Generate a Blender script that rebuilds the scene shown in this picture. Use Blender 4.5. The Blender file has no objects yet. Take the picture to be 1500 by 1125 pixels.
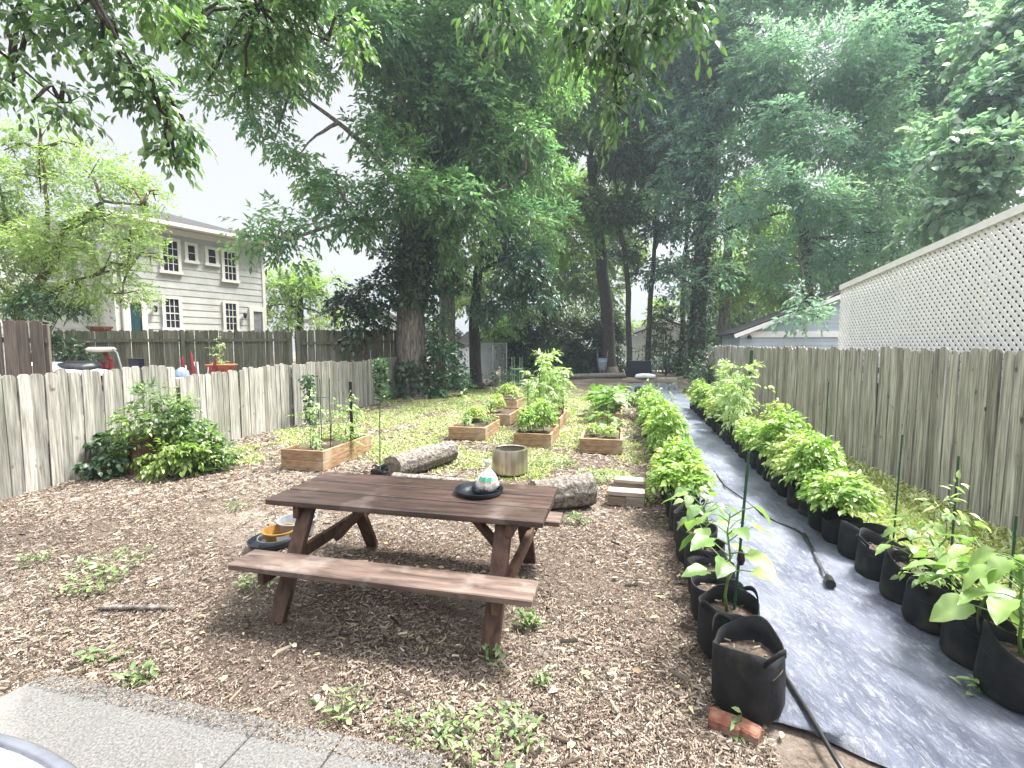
import bpy, math, random
import numpy as np
from mathutils import Vector, Matrix
R = random.Random(7)
NR = np.random.default_rng(11)
SC = bpy.context.scene
COL = SC.collection
rad = math.radians
# ------------------------------------------------------------------ camera model
F, H = 698.4, 1.75
PIT = math.atan(56.2 / F)
CP, SP = math.cos(PIT), math.sin(PIT)
YAW = -rad(12.6)                       # the yard's axis, turned to the right of the view
AX = Vector((math.sin(-YAW), math.cos(-YAW), 0))
BX = Vector((math.cos(-YAW), -math.sin(-YAW), 0))
def ray(px, py):
    x, u = (px - 750) / F, (562.5 - py) / F
    return Vector((x, CP + u * SP, -SP + u * CP))
def P(px, py, Y):
    r = ray(px, py); return Vector((0, 0, H)) + r * (Y / r.y)
def G(px, py, z=0.0):
    r = ray(px, py); return Vector((0, 0, H)) + r * ((z - H) / r.z)
# ------------------------------------------------------------------ materials
def nmat(name):
    m = bpy.data.materials.new(name); m.use_nodes = True
    nt = m.node_tree; return m, nt, nt.nodes, nt.links, nt.nodes['Principled BSDF']
def c4(c): return (c[0], c[1], c[2], 1)
def mixc(N, L, fac, a, b, mode='MIX'):
    n = N.new('ShaderNodeMix'); n.data_type = 'RGBA'; n.blend_type = mode
    for s, v in ((0, fac), (6, a), (7, b)):
        if isinstance(v, bpy.types.NodeSocket): L.new(v, n.inputs[s])
        else: n.inputs[s].default_value = c4(v) if isinstance(v, (tuple, list)) else v
    return n.outputs[2]
def noise(N, L, scale, detail=5, stretch=(1, 1, 1), rough=.6, dist=0.0, gen='Object'):
    tc = N.new('ShaderNodeTexCoord'); mp = N.new('ShaderNodeMapping'); mp.inputs['Scale'].default_value = stretch
    L.new(tc.outputs[gen], mp.inputs[0])
    n = N.new('ShaderNodeTexNoise'); n.inputs['Scale'].default_value = scale; n.inputs['Detail'].default_value = detail
    n.inputs['Roughness'].default_value = rough; n.inputs['Distortion'].default_value = dist
    L.new(mp.outputs[0], n.inputs['Vector']); return n.outputs['Fac']
def ramp(N, L, fac, lo, hi):
    n = N.new('ShaderNodeMapRange'); n.inputs[1].default_value = lo; n.inputs[2].default_value = hi
    L.new(fac, n.inputs[0]); return n.outputs[0]
def attr(N):
    a = N.new('ShaderNodeAttribute'); a.attribute_name = 'tint'; return a.outputs['Fac']
def M(name, c1, c2, rough=.8, scale=6, stretch=(1, 1, 1), lo=.35, hi=.65, bump=.25, bscale=None, tint=None, stain=None, metallic=0, spec=.4, detail=6, bdist=.01):
    m, nt, N, L, B = nmat(name)
    f = noise(N, L, scale, detail, stretch)
    col = mixc(N, L, ramp(N, L, f, lo, hi), c1, c2)
    if tint is not None: col = mixc(N, L, attr(N), col, mixc(N, L, 1.0, col, tint, 'MULTIPLY'))
    if stain is not None:
        sc, scol, lo2, hi2 = stain
        col = mixc(N, L, ramp(N, L, noise(N, L, sc, 4), lo2, hi2), col, scol)
    L.new(col, B.inputs['Base Color'])
    B.inputs['Roughness'].default_value = rough; B.inputs['Metallic'].default_value = metallic
    B.inputs['Specular IOR Level'].default_value = spec
    if bump:
        b = N.new('ShaderNodeBump'); b.inputs['Strength'].default_value = bump; b.inputs['Distance'].default_value = bdist
        L.new(noise(N, L, bscale or scale * 2, 6, stretch), b.inputs['Height']); L.new(b.outputs[0], B.inputs['Normal'])
    return m
def LM(name, ca, cb, cc=None, trans=.35, rough=.36, tcol=None):
    m, nt, N, L, B = nmat(name)
    col = mixc(N, L, attr(N), ca, cb)
    if cc is not None: col = mixc(N, L, ramp(N, L, noise(N, L, .35, 3), .45, .7), col, cc)
    L.new(col, B.inputs['Base Color']); B.inputs['Roughness'].default_value = rough
    B.inputs['Specular IOR Level'].default_value = .75
    t = N.new('ShaderNodeBsdfTranslucent'); L.new(mixc(N, L, 1.0, col, tcol or (1.25, 1.5, .8), 'MULTIPLY'), t.inputs[0])
    mx = N.new('ShaderNodeMixShader'); mx.inputs[0].default_value = trans
    L.new(B.outputs[0], mx.inputs[1]); L.new(t.outputs[0], mx.inputs[2])
    L.new(mx.outputs[0], N['Material Output'].inputs['Surface']); return m
def plain(name, c, rough=.5, metallic=0, var=.25, scale=8):
    return M(name, tuple(x * (1 - var) for x in c), tuple(min(1, x * (1 + var)) for x in c), rough, scale, bump=.08, metallic=metallic)

m_table = M('table wood', (.028, .014, .011), (.11, .066, .053), .42, 2.2, (1.2, 9, 9), bump=.35, bscale=4, tint=(.55, .53, .53), stain=(2.6, (.16, .125, .11), .55, .8), spec=.6)
m_tleg = M('table leg wood', (.045, .022, .014), (.125, .068, .046), .65, 5, (4, 4, 1.2), bump=.3, tint=(.7, .65, .62))
m_bench = M('bench wood', (.055, .036, .029), (.185, .132, .108), .5, 2.2, (1.2, 9, 9), bump=.35, bscale=4, stain=(3.0, (.28, .235, .21), .55, .8), spec=.5)
m_fence = M('weathered picket wood', (.2, .187, .165), (.58, .55, .5), .9, 3, (14, 14, .7), bump=.5, bscale=5, tint=(.52, .51, .49), stain=(1.1, (.25, .225, .18), .55, .85))
m_fenceL = M('pale picket wood', (.2, .19, .17), (.54, .525, .48), .9, 3, (14, 14, .7), bump=.5, bscale=5, tint=(.5, .51, .49), stain=(1.0, (.2, .215, .15), .52, .82))
m_fenceB = M('mossy board wood', (.15, .145, .11), (.31, .3, .24), .9, 3, (14, 14, .7), bump=.4, tint=(.5, .52, .45), stain=(1.3, (.12, .14, .075), .5, .8))
m_fenceBr = M('brown board wood', (.085, .068, .056), (.17, .14, .12), .85, 3, (14, 14, .7), bump=.4, tint=(.7, .7, .7))
m_bed = M('bed cedar board', (.2, .12, .065), (.42, .29, .175), .7, 3, (2, 2, 14), bump=.25, tint=(.78, .72, .66), stain=(2.5, (.4, .33, .25), .55, .8))
m_soil = M('potting soil', (.03, .021, .016), (.12, .088, .065), .95, 30, bump=1, bscale=60, bdist=.02)
m_bag = M('black felt', (.006, .006, .008), (.018, .019, .022), .8, 9, bump=.4, bscale=50, stain=(5, (.05, .052, .036), .55, .85), spec=.3)
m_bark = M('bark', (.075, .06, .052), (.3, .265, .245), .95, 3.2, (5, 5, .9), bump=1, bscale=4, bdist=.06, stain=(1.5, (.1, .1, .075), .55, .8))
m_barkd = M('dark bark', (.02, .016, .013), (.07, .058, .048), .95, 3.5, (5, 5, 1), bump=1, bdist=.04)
m_barkl = M('log bark', (.07, .058, .05), (.3, .27, .24), .95, 6, (4, 4, 4), bump=1, bdist=.05, bscale=5)
m_logend = M('log end grain', (.1, .08, .062), (.26, .21, .16), .9, 14, bump=.6)
m_steel = M('brushed steel', (.36, .31, .25), (.62, .56, .47), .3, 3, (9, 9, .3), bump=.04, metallic=.9)
m_black = plain('black plastic', (.012, .014, .019), .38)
m_saucer = plain('dark plant saucer', (.014, .018, .026), .3)
m_grey = plain('grey plastic', (.2, .215, .23), .5)
m_ochre = plain('ochre glaze', (.25, .135, .03), .5)
m_cream = plain('cream paint', (.66, .64, .58), .6, var=.06)
m_white = plain('white paint', (.78, .78, .78), .5, var=.05)
m_vinyl = plain('white vinyl', (.74, .73, .73), .45, var=.05)
m_siding = M('grey painted siding', (.42, .43, .4), (.53, .54, .51), .75, 2, (1, 1, 1), bump=.1, tint=(.86, .86, .87))
m_bsiding = M('blue grey siding', (.36, .43, .5), (.43, .5, .57), .6, 2, bump=.05)
m_wsiding = M('white shed siding', (.6, .64, .67), (.72, .75, .77), .6, 2, bump=.05)
m_shingle = M('roof shingles', (.016, .015, .016), (.055, .052, .055), .95, 14, bump=.6)
m_glass = plain('dark window glass', (.016, .022, .032), .06, var=.3, scale=1.5)
m_concrete = M('concrete', (.07, .068, .066), (.175, .171, .166), .92, 95, bump=.6, bscale=160, bdist=.004, stain=(2.2, (.105, .102, .096), .5, .72))
m_brick = M('terracotta brick', (.15, .055, .035), (.27, .12, .08), .95, 22, bump=1, stain=(12, (.23, .17, .13), .45, .7))
m_block = M('weathered block wood', (.24, .2, .165), (.46, .4, .33), .9, 5, (1, 8, 8), bump=.5, tint=(.55, .5, .47))
m_green = plain('green coated steel', (.016, .06, .034), .45)
m_palegr = plain('pale green wire', (.2, .32, .22), .5)
m_galv = plain('galvanised steel', (.4, .42, .43), .4, .6)
m_red = plain('red paint', (.2, .02, .028), .6)
m_blue = plain('blue grey paint', (.2, .26, .36), .45)
m_hose = plain('black hose', (.014, .014, .014), .4)
m_grem = plain('grey metal', (.3, .3, .31), .3, .7)
m_orange = plain('terracotta', (.4, .12, .06), .8)
m_bluebag = plain('blue black plastic', (.008, .009, .022), .4)
m_rim = plain('blue grey rim', (.1, .108, .13), .3)
m_stem = plain('green stem', (.1, .17, .045), .6)
m_twig = plain('brown stem', (.1, .07, .045), .8)
m_egg = plain('aubergine', (.014, .005, .018), .15)
def spots(m, scale, col, lo, hi, stretch=(1, 1, 1), gen='Object'):   # knots, nail stains and worn marks
    nt = m.node_tree; N, L = nt.nodes, nt.links; B = N['Principled BSDF']; s = B.inputs['Base Color'].links[0].from_socket
    L.new(mixc(N, L, ramp(N, L, noise(N, L, scale, 2, stretch), lo, hi), s, col), B.inputs['Base Color'])
spots(m_fence, 9, (.09, .075, .06), .68, .74, (1, 1, .55)); spots(m_fence, 2.2, (.62, .6, .56), .6, .75, (6, 6, .3))
spots(m_fenceL, 8, (.12, .105, .085), .69, .75, (1, 1, .55)); spots(m_table, 7, (.012, .009, .008), .66, .74, (.5, 1.4, 1)); spots(m_bench, 7, (.03, .022, .018), .67, .75, (.5, 1.4, 1))
spots(m_table, 1.3, (.2, .175, .16), .58, .8, (1, 2, 1)); spots(m_bag, 3, (.06, .05, .038), .58, .8); spots(m_concrete, 260, (.04, .04, .04), .6, .72); spots(m_concrete, .8, (.26, .25, .235), .55, .75)
# ground: dusty soil with darker and paler patches
def ground_mat():
    m, nt, N, L, B = nmat('dusty soil')
    f1 = noise(N, L, .55, 5); f2 = noise(N, L, 38, 6, rough=.75); f3 = noise(N, L, 140, 3)
    c = mixc(N, L, ramp(N, L, f2, .34, .66), (.045, .033, .026), (.24, .19, .15))
    c = mixc(N, L, ramp(N, L, f1, .5, .68), c, (.4, .35, .3))
    c = mixc(N, L, ramp(N, L, f3, .52, .8), c, (.12, .09, .075))
    L.new(c, B.inputs['Base Color']); B.inputs['Roughness'].default_value = .95; B.inputs['Specular IOR Level'].default_value = .2
    b = N.new('ShaderNodeBump'); b.inputs['Strength'].default_value = 1; b.inputs['Distance'].default_value = .035
    L.new(f2, b.inputs['Height']); L.new(b.outputs[0], B.inputs['Normal']); return m
m_ground = ground_mat()
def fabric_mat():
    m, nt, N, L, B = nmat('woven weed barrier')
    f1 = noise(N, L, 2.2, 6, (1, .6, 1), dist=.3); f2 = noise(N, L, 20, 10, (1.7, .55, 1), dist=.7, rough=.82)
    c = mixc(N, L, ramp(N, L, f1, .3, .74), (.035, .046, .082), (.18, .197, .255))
    c = mixc(N, L, ramp(N, L, f2, .5, .72), c, (.37, .385, .43))  # pale blue streaks paint sky sheen onto what is black fabric
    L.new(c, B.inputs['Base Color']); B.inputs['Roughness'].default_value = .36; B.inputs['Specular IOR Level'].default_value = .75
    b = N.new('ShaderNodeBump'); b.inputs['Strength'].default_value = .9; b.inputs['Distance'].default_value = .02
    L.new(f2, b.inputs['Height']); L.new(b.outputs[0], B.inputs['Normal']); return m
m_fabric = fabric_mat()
def tintmat(name, stops, rough=.9):
    m, nt, N, L, B = nmat(name)
    r = N.new('ShaderNodeValToRGB'); L.new(attr(N), r.inputs[0])
    e = r.color_ramp.elements
    while len(e) < len(stops): e.new(.5)
    for el, (p, c) in zip(e, stops): el.position = p; el.color = c4(c)
    L.new(mixc(N, L, ramp(N, L, noise(N, L, 60, 3), .3, .7), r.outputs[0], mixc(N, L, 1.0, r.outputs[0], (.7, .68, .66), 'MULTIPLY')), B.inputs['Base Color'])
    B.inputs['Roughness'].default_value = rough; B.inputs['Specular IOR Level'].default_value = .25; return m
m_chip = tintmat('wood chips', [(0, (.028, .022, .019)), (.3, (.105, .08, .062)), (.55, (.25, .2, .16)), (.85, (.39, .33, .275)), (1, (.55, .485, .415))])
m_litter = tintmat('dry leaves', [(0, (.3, .2, .11)), (.4, (.5, .4, .26)), (.7, (.55, .5, .2)), (1, (.6, .54, .42))])
# foliage
l_big = LM('ivy tree leaf', (.08, .165, .085), (.25, .36, .17), (.12, .23, .155), trans=.55)
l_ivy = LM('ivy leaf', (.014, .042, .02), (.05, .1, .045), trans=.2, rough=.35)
l_back = LM('back tree leaf', (.1, .18, .06), (.3, .41, .13), (.13, .22, .075), trans=.55)
l_dark = LM('dark bough leaf', (.045, .11, .075), (.12, .21, .135), trans=.25)
l_glare = LM('glare tinted leaf', (.13, .23, .21), (.32, .44, .38), (.18, .29, .3), trans=.62)  # pale blue green paints the lens flare veil into these leaves
l_glare2 = LM('glare tinted large leaf', (.14, .24, .2), (.3, .4, .33), trans=.5)  # leaf colour greyed and lightened to paint in the same veil
l_near = LM('overhanging leaf', (.045, .1, .055), (.18, .28, .11), trans=.4)
l_left = LM('feathery leaf', (.15, .23, .09), (.36, .45, .18), (.28, .37, .1), trans=.42)
l_lime = LM('lime tree leaf', (.14, .22, .05), (.28, .36, .1), trans=.5)
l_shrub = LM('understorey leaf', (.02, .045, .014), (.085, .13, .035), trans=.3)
l_bush = LM('stump bush leaf', (.06, .13, .045), (.19, .29, .06), (.24, .33, .055), trans=.35)
l_bushd = LM('dark bush leaf', (.025, .075, .03), (.09, .17, .07), trans=.3)
l_pep = LM('pepper leaf', (.13, .25, .05), (.43, .54, .16), trans=.45, rough=.35)
l_pep2 = LM('yellow green leaf', (.22, .31, .08), (.52, .57, .22), trans=.4, rough=.4)
l_egg = LM('broad leaf', (.1, .2, .055), (.26, .37, .12), trans=.35, rough=.4)
l_tom = LM('tomato leaf', (.19, .29, .11), (.46, .54, .28), trans=.42, rough=.45)
l_grass = LM('grass', (.15, .2, .06), (.42, .44, .17), trans=.35)
l_weed = LM('weed leaf', (.09, .16, .06), (.27, .36, .15), trans=.3)
l_yellow = LM('yellowing leaf', (.45, .36, .09), (.55, .45, .2), trans=.3)
# ------------------------------------------------------------------ mesh helpers
def tag(o, label=None, cat=None, group=None, kind=None):
    if label: o['label'] = label
    if cat: o['category'] = cat
    if group: o['group'] = group
    if kind: o['kind'] = kind
    return o
def thing(name, label, cat, loc=(0, 0, 0), rz=0, group=None):
    o = bpy.data.objects.new(name, None); COL.objects.link(o); o.empty_display_size = .1
    o.location = loc; o.rotation_euler = (0, 0, rz); return tag(o, label, cat, group)
def link(name, me, mat, parent=None, kind=None):
    o = bpy.data.objects.new(name, me); COL.objects.link(o)
    if mat is not None and not me.materials: me.materials.append(mat)
    if parent is not None: o.parent = parent
    if kind: o['kind'] = kind
    return o
def dup(root, loc, rz, label, group=None, scale=1.0):
    r = root.copy(); COL.objects.link(r); r.location = loc; r.rotation_euler = (0, 0, rz); r.scale = (scale,) * 3
    r['label'] = label
    if group: r['group'] = group
    for ch in list(root.children):
        c = ch.copy(); COL.objects.link(c); c.parent = r
        for g in list(ch.children):
            d = g.copy(); COL.objects.link(d); d.parent = c
    return r
class MB:
    def __init__(s): s.v = []; s.f = []; s.t = []
    def raw(s, vs, fs, t=.5):
        n = len(s.v); s.v += [tuple(v) for v in vs]; s.f += [tuple(i + n for i in f) for f in fs]; s.t += [t] * len(fs)
    def box(s, c, size, rot=None, t=.5):
        x, y, z = size[0] / 2, size[1] / 2, size[2] / 2; c = Vector(c)
        vs = [Vector((a, b, d)) for a in (-x, x) for b in (-y, y) for d in (-z, z)]
        if rot is not None: vs = [rot @ v for v in vs]
        s.raw([c + v for v in vs], [(0, 1, 3, 2), (4, 6, 7, 5), (0, 4, 5, 1), (2, 3, 7, 6), (0, 2, 6, 4), (1, 5, 7, 3)], t)
    def bar(s, p, q, w, h, up=(0, 0, 1), t=.5):
        p, q = Vector(p), Vector(q); d = q - p; z = d.normalized(); u = Vector(up)
        if abs(z.dot(u)) > .98: u = Vector((0, 1, 0))
        x = u.cross(z).normalized(); y = z.cross(x)
        s.box((p + q) / 2, (w, h, d.length), Matrix((x, y, z)).transposed(), t)
    def tube(s, pts, rs, n=8, t=.5, caps=True, wob=0):
        pts = [Vector(p) for p in pts]
        if not isinstance(rs, (list, tuple)): rs = [rs] * len(pts)
        base = len(s.v); prev = None; vs = []
        for i, p in enumerate(pts):
            d = (pts[min(i + 1, len(pts) - 1)] - pts[max(i - 1, 0)]).normalized()
            if prev is None:
                u = Vector((1, 0, 0)) if abs(d.x) < .8 else Vector((0, 1, 0))
            else: u = prev
            x = (u - d * u.dot(d)).normalized(); y = d.cross(x); prev = x
            for k in range(n):
                a = 2 * math.pi * k / n; rr = rs[i] * (1 + wob * (R.random() - .5))
                vs.append(p + x * (math.cos(a) * rr) + y * (math.sin(a) * rr))
        fs = []
        for i in range(len(pts) - 1):
            for k in range(n):
                a, b = i * n + k, i * n + (k + 1) % n; fs.append((a, b, b + n, a + n))
        if caps: fs.append(tuple(range(n))[::-1]); fs.append(tuple((len(pts) - 1) * n + k for k in range(n)))
        s.raw(vs, fs, t)
    def lathe(s, prof, n=24, c=(0, 0, 0), t=.5, wob=None):
        vs = []; c = Vector(c)
        for i, (r, z) in enumerate(prof):
            for k in range(n):
                a = 2 * math.pi * k / n; q = wob(i, a) if wob else (1, 0)
                vs.append(c + Vector((r * q[0] * math.cos(a), r * q[0] * math.sin(a), z + q[1])))
        fs = [(i * n + k, i * n + (k + 1) % n, (i + 1) * n + (k + 1) % n, (i + 1) * n + k) for i in range(len(prof) - 1) for k in range(n)]
        s.raw(vs, fs, t)
    def build(s, name, mat, parent=None, org=None, smooth=False, bevel=0, kind=None):
        me = bpy.data.meshes.new(name)
        vs = s.v if org is None else [(v[0] - org[0], v[1] - org[1], v[2] - org[2]) for v in s.v]
        me.from_pydata(vs, [], s.f)
        a = me.attributes.new('tint', 'FLOAT', 'FACE'); a.data.foreach_set('value', np.array(s.t, dtype=np.float32))
        if smooth: me.polygons.foreach_set('use_smooth', [True] * len(s.f))
        me.update(); o = link(name, me, mat, parent, kind)
        if bevel:
            b = o.modifiers.new('bevel', 'BEVEL'); b.width = bevel; b.segments = 1; b.limit_method = 'ANGLE'
        return o
# ---- leaves, many at a time
TPL = {
 'diamond': ([(0, 0, 0), (.45, .5, .1), (1, 0, -.06), (.45, -.5, .1)], [(0, 1, 2), (0, 2, 3)]),
 'leaf': ([(0, 0, 0), (.3, .45, .06), (.3, 0, 0), (.3, -.45, .06), (.68, .36, 0), (.68, 0, -.05), (.68, -.36, 0), (1, 0, -.2)],
          [(0, 2, 1), (0, 3, 2), (1, 2, 5, 4), (2, 3, 6, 5), (4, 5, 7), (5, 6, 7)]),
 'blade': ([(0, -.5, 0), (0, .5, 0), (.55, .4, .0), (.55, -.4, .0), (1, 0, -.25)], [(0, 1, 2, 3), (3, 2, 4)]),
 'chip': ([(0, .5, 0), (0, 0, .22), (0, -.5, 0), (1, .35, 0), (1, 0, .2), (1, -.4, 0)], [(0, 1, 4, 3), (1, 2, 5, 4)]),
}
def broad(lob=.05, nlob=3):
    vs, fs = [], []; nu, nv = 11, 7
    for i in range(nu):
        u = i / (nu - 1)
        w = .5 * math.sin(math.pi * min(1, u * .97 + .012) ** .62) ** .8 * (1 + lob * math.sin(u * math.pi * 2 * nlob))
        for j in range(nv):
            v = (j / (nv - 1) - .5) * 2
            vs.append((u + .06 * abs(v) * (1 - u) * -1.2, v * w, .10 * abs(v) * w * 2 - .3 * u * u + .025 * math.sin(u * 17 + v * 3) * abs(v)))
    for i in range(nu - 1):
        for j in range(nv - 1):
            a = i * nv + j; fs.append((a, a + nv, a + nv + 1, a + 1))
    return vs, fs
TPL['broad'] = broad(); TPL['round'] = broad(.04, 4)
def nrmz(a): return a / np.maximum(np.linalg.norm(a, axis=-1, keepdims=True), 1e-9)
class LB:
    def __init__(s): s.V = []; s.S = []; s.I = []; s.T = []; s.n = 0
    def add(s, pos, d, nr, Ln, Wd, tint, tpl='diamond'):
        tv, tf = TPL[tpl]; tv = np.array(tv); n = len(pos)
        if n == 0: return
        d = nrmz(d); sd = nrmz(np.cross(d, nr)); up = np.cross(sd, d)
        Ln = np.broadcast_to(np.asarray(Ln, float), (n,)); Wd = np.broadcast_to(np.asarray(Wd, float), (n,))
        V = pos[:, None, :] + tv[None, :, 0, None] * Ln[:, None, None] * d[:, None, :] + tv[None, :, 1, None] * Wd[:, None, None] * sd[:, None, :] + tv[None, :, 2, None] * Ln[:, None, None] * up[:, None, :]
        s.V.append(V.reshape(-1, 3))
        sizes = np.array([len(f) for f in tf]); flat = np.array([i for f in tf for i in f])
        off = s.n + np.arange(n) * len(tv)
        s.I.append((off[:, None] + flat[None, :]).ravel()); s.S.append(np.tile(sizes, n)); s.T.append(np.repeat(np.clip(tint, 0, 1), len(tf)))
        s.n += n * len(tv)
    def build(s, name, mat, parent=None, org=None, smooth=True, kind=None):
        V = np.concatenate(s.V); I = np.concatenate(s.I); S = np.concatenate(s.S); T = np.concatenate(s.T)
        if org is not None: V = V - np.array(org)[None, :]
        me = bpy.data.meshes.new(name); me.vertices.add(len(V)); me.vertices.foreach_set('co', V.astype(np.float32).ravel())
        me.loops.add(len(I)); me.loops.foreach_set('vertex_index', I.astype(np.int32))
        me.polygons.add(len(S)); st = np.concatenate([[0], np.cumsum(S)[:-1]]).astype(np.int32)
        me.polygons.foreach_set('loop_start', st); me.polygons.foreach_set('loop_total', S.astype(np.int32))
        me.update(calc_edges=True)
        if smooth: me.polygons.foreach_set('use_smooth', np.ones(len(S), dtype=bool))
        a = me.attributes.new('tint', 'FLOAT', 'FACE'); a.data.foreach_set('value', T.astype(np.float32))
        me.update(); return link(name, me, mat, parent, kind)
def rdir(n): return nrmz(NR.normal(size=(n, 3)))
def sprays(lb, C, D, k, tl, L, W, tpl='diamond', droop=.25, tb=None, jit=.25, flat=.6):
    """twigs at C heading D, each with k leaves along it, alternating sides"""
    n = len(C); D = nrmz(D)
    if tb is None: tb = NR.random(n) * .6 + .2
    side = nrmz(np.cross(D, np.array([0, 0, 1.]) + NR.normal(size=(n, 3)) * .35))
    for j in range(k):
        f = (j + .6) / k; sg = 1 if j % 2 else -1
        a = .35 + .9 * f
        pos = C + D * (tl * f) + np.array([0, 0, -1.]) * (tl * droop * f * f) + NR.normal(size=(n, 3)) * tl * .06
        d = D * a + side * sg * (1.15 - .75 * f) + np.array([0, 0, -droop * 1.4]) + NR.normal(size=(n, 3)) * .22
        nr = np.array([0, 0, flat]) + NR.normal(size=(n, 3)) * .45
        s = 1 + (NR.random(n) - .5) * .85
        lb.add(pos, d, nr, L * s, W * s, tb + (NR.random(n) - .5) * jit * 2, tpl)
def crown(name, parent, blobs, mat, L, W, dens, org, tl=.45, k=8, droop=.3, sub=(7, .52), squash=.85, tpl='diamond'):
    lb = LB()
    for (c, r) in blobs:
        c = np.array(c); ns = max(3, int(sub[0] * (r / 1.6) ** 1.1 + 3))
        sd = rdir(ns); sc = c + sd * r * (.35 + .5 * NR.random((ns, 1))) * np.array([1, 1, squash])
        for q, dd in zip(sc, sd):
            rr = r * sub[1] * (.65 + .6 * NR.random()); n = max(4, int(dens * rr * rr))
            e = rdir(n); C = q + e * rr * (NR.random((n, 1)) ** .45) * np.array([1, 1, .62])
            D = e * .8 + dd * .5 + NR.normal(size=(n, 3)) * .35 + np.array([0, 0, -.12])
            tb = np.clip(.42 + .25 * NR.normal() + .14 * NR.normal(size=n), 0, 1)
            sprays(lb, C, D, k, tl, L, W, tpl, droop, tb, flat=1.0)
    return lb.build(name, mat, parent, org)
def limb(mb, pts, r0, r1, n=8, steps=5, wig=.12, wob=.12):
    pts = [Vector(p) for p in pts]; out = []
    for i in range(len(pts) - 1):
        for s in range(steps):
            f = s / steps; p = pts[i].lerp(pts[i + 1], f)
            if out: p = p + Vector((R.uniform(-1, 1), R.uniform(-1, 1), R.uniform(-.5, .5))) * wig * (pts[i + 1] - pts[i]).length * .25
            out.append(p)
    out.append(pts[-1]); m = len(out) - 1
    mb.tube(out, [r0 + (r1 - r0) * (i / m) ** .8 for i in range(m + 1)], n, wob=wob)
def ivy_on(parent, org, p, q, r, n, mat=None, L=.13, thick=.25, name='ivy'):
    lb = LB(); p, q = np.array(p), np.array(q); f = NR.random(n)[:, None]
    a = NR.random(n) * 2 * np.pi; o = np.stack([np.cos(a), np.sin(a), 0 * a], 1)
    pos = p + (q - p) * f + o * (r + thick * NR.random((n, 1)) ** 2 - .03)
    lb.add(pos, o * .5 + np.array([0, 0, -.7]) + NR.normal(size=(n, 3)) * .4, o + NR.normal(size=(n, 3)) * .35, L * (.6 + .8 * NR.random(n)), L * .8, NR.random(n), 'leaf')
    return lb.build(name, mat or l_ivy, parent, org)
# ------------------------------------------------------------------ camera, world, sun
cam = bpy.data.cameras.new('camera'); co = bpy.data.objects.new('camera', cam); COL.objects.link(co); SC.camera = co
cam.sensor_fit = 'HORIZONTAL'; cam.sensor_width = 36; cam.lens = 36 * F / 1500; cam.clip_end = 2000; cam.clip_start = .02
co.location = (0, 0, H); co.rotation_euler = (math.pi / 2 - PIT, 0, 0)
W = bpy.data.worlds.new('World'); SC.world = W; W.use_nodes = True
wn, wl = W.node_tree.nodes, W.node_tree.links
SUN_EL, SUN_AZ = rad(62), rad(64)       # azimuth clockwise from +Y: from the right and ahead
sky = wn.new('ShaderNodeTexSky'); sky.sky_type = 'NISHITA'; sky.sun_disc = False
sky.sun_elevation = SUN_EL; sky.sun_rotation = SUN_AZ; sky.dust_density = 6; sky.air_density = 1.2
hs = wn.new('ShaderNodeHueSaturation'); hs.inputs['Saturation'].default_value = .12; wl.new(sky.outputs[0], hs.inputs['Color'])
cl = wn.new('ShaderNodeMix'); cl.data_type = 'RGBA'; cl.inputs[0].default_value = .85
wl.new(hs.outputs[0], cl.inputs[6])
# an overcast veil over the sky, even low down, boosted overhead out of view to light the yard
tc_ = wn.new('ShaderNodeTexCoord'); sx = wn.new('ShaderNodeSeparateXYZ'); wl.new(tc_.outputs['Generated'], sx.inputs[0])
mr = wn.new('ShaderNodeMapRange'); mr.inputs[1].default_value = .45; mr.inputs[2].default_value = .95; mr.inputs[3].default_value = 2.75; mr.inputs[4].default_value = 22; wl.new(sx.outputs['Z'], mr.inputs[0])
vm = wn.new('ShaderNodeVectorMath'); vm.operation = 'SCALE'; vm.inputs[0].default_value = (.985, .99, 1.02); wl.new(mr.outputs[0], vm.inputs['Scale']); wl.new(vm.outputs[0], cl.inputs[7])
bg = wn['Background']; bg.inputs['Strength'].default_value = .1; wl.new(cl.outputs[2], bg.inputs['Color'])
sl = bpy.data.lights.new('sun', 'SUN'); sl.energy = 5; sl.angle = rad(16); sl.color = (1, .965, .9)
so = bpy.data.objects.new('sun', sl); COL.objects.link(so)
sd = Vector((math.sin(SUN_AZ) * math.cos(SUN_EL), math.cos(SUN_AZ) * math.cos(SUN_EL), math.sin(SUN_EL)))
so.rotation_euler = sd.to_track_quat('Z', 'Y').to_euler()
vs_ = SC.view_settings; SC.display_settings.display_device = 'sRGB'
vs_.view_transform = 'Standard'; vs_.look = 'None'; vs_.exposure = 1.58; vs_.gamma = 1; vs_.use_curve_mapping = False
SC.render.engine = 'CYCLES'; cy = SC.cycles
cy.max_bounces = 7; cy.diffuse_bounces = 4; cy.glossy_bounces = 3; cy.transmission_bounces = 5; cy.transparent_max_bounces = 4
cy.use_denoising = True; cy.caustics_reflective = False; cy.caustics_refractive = False
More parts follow.
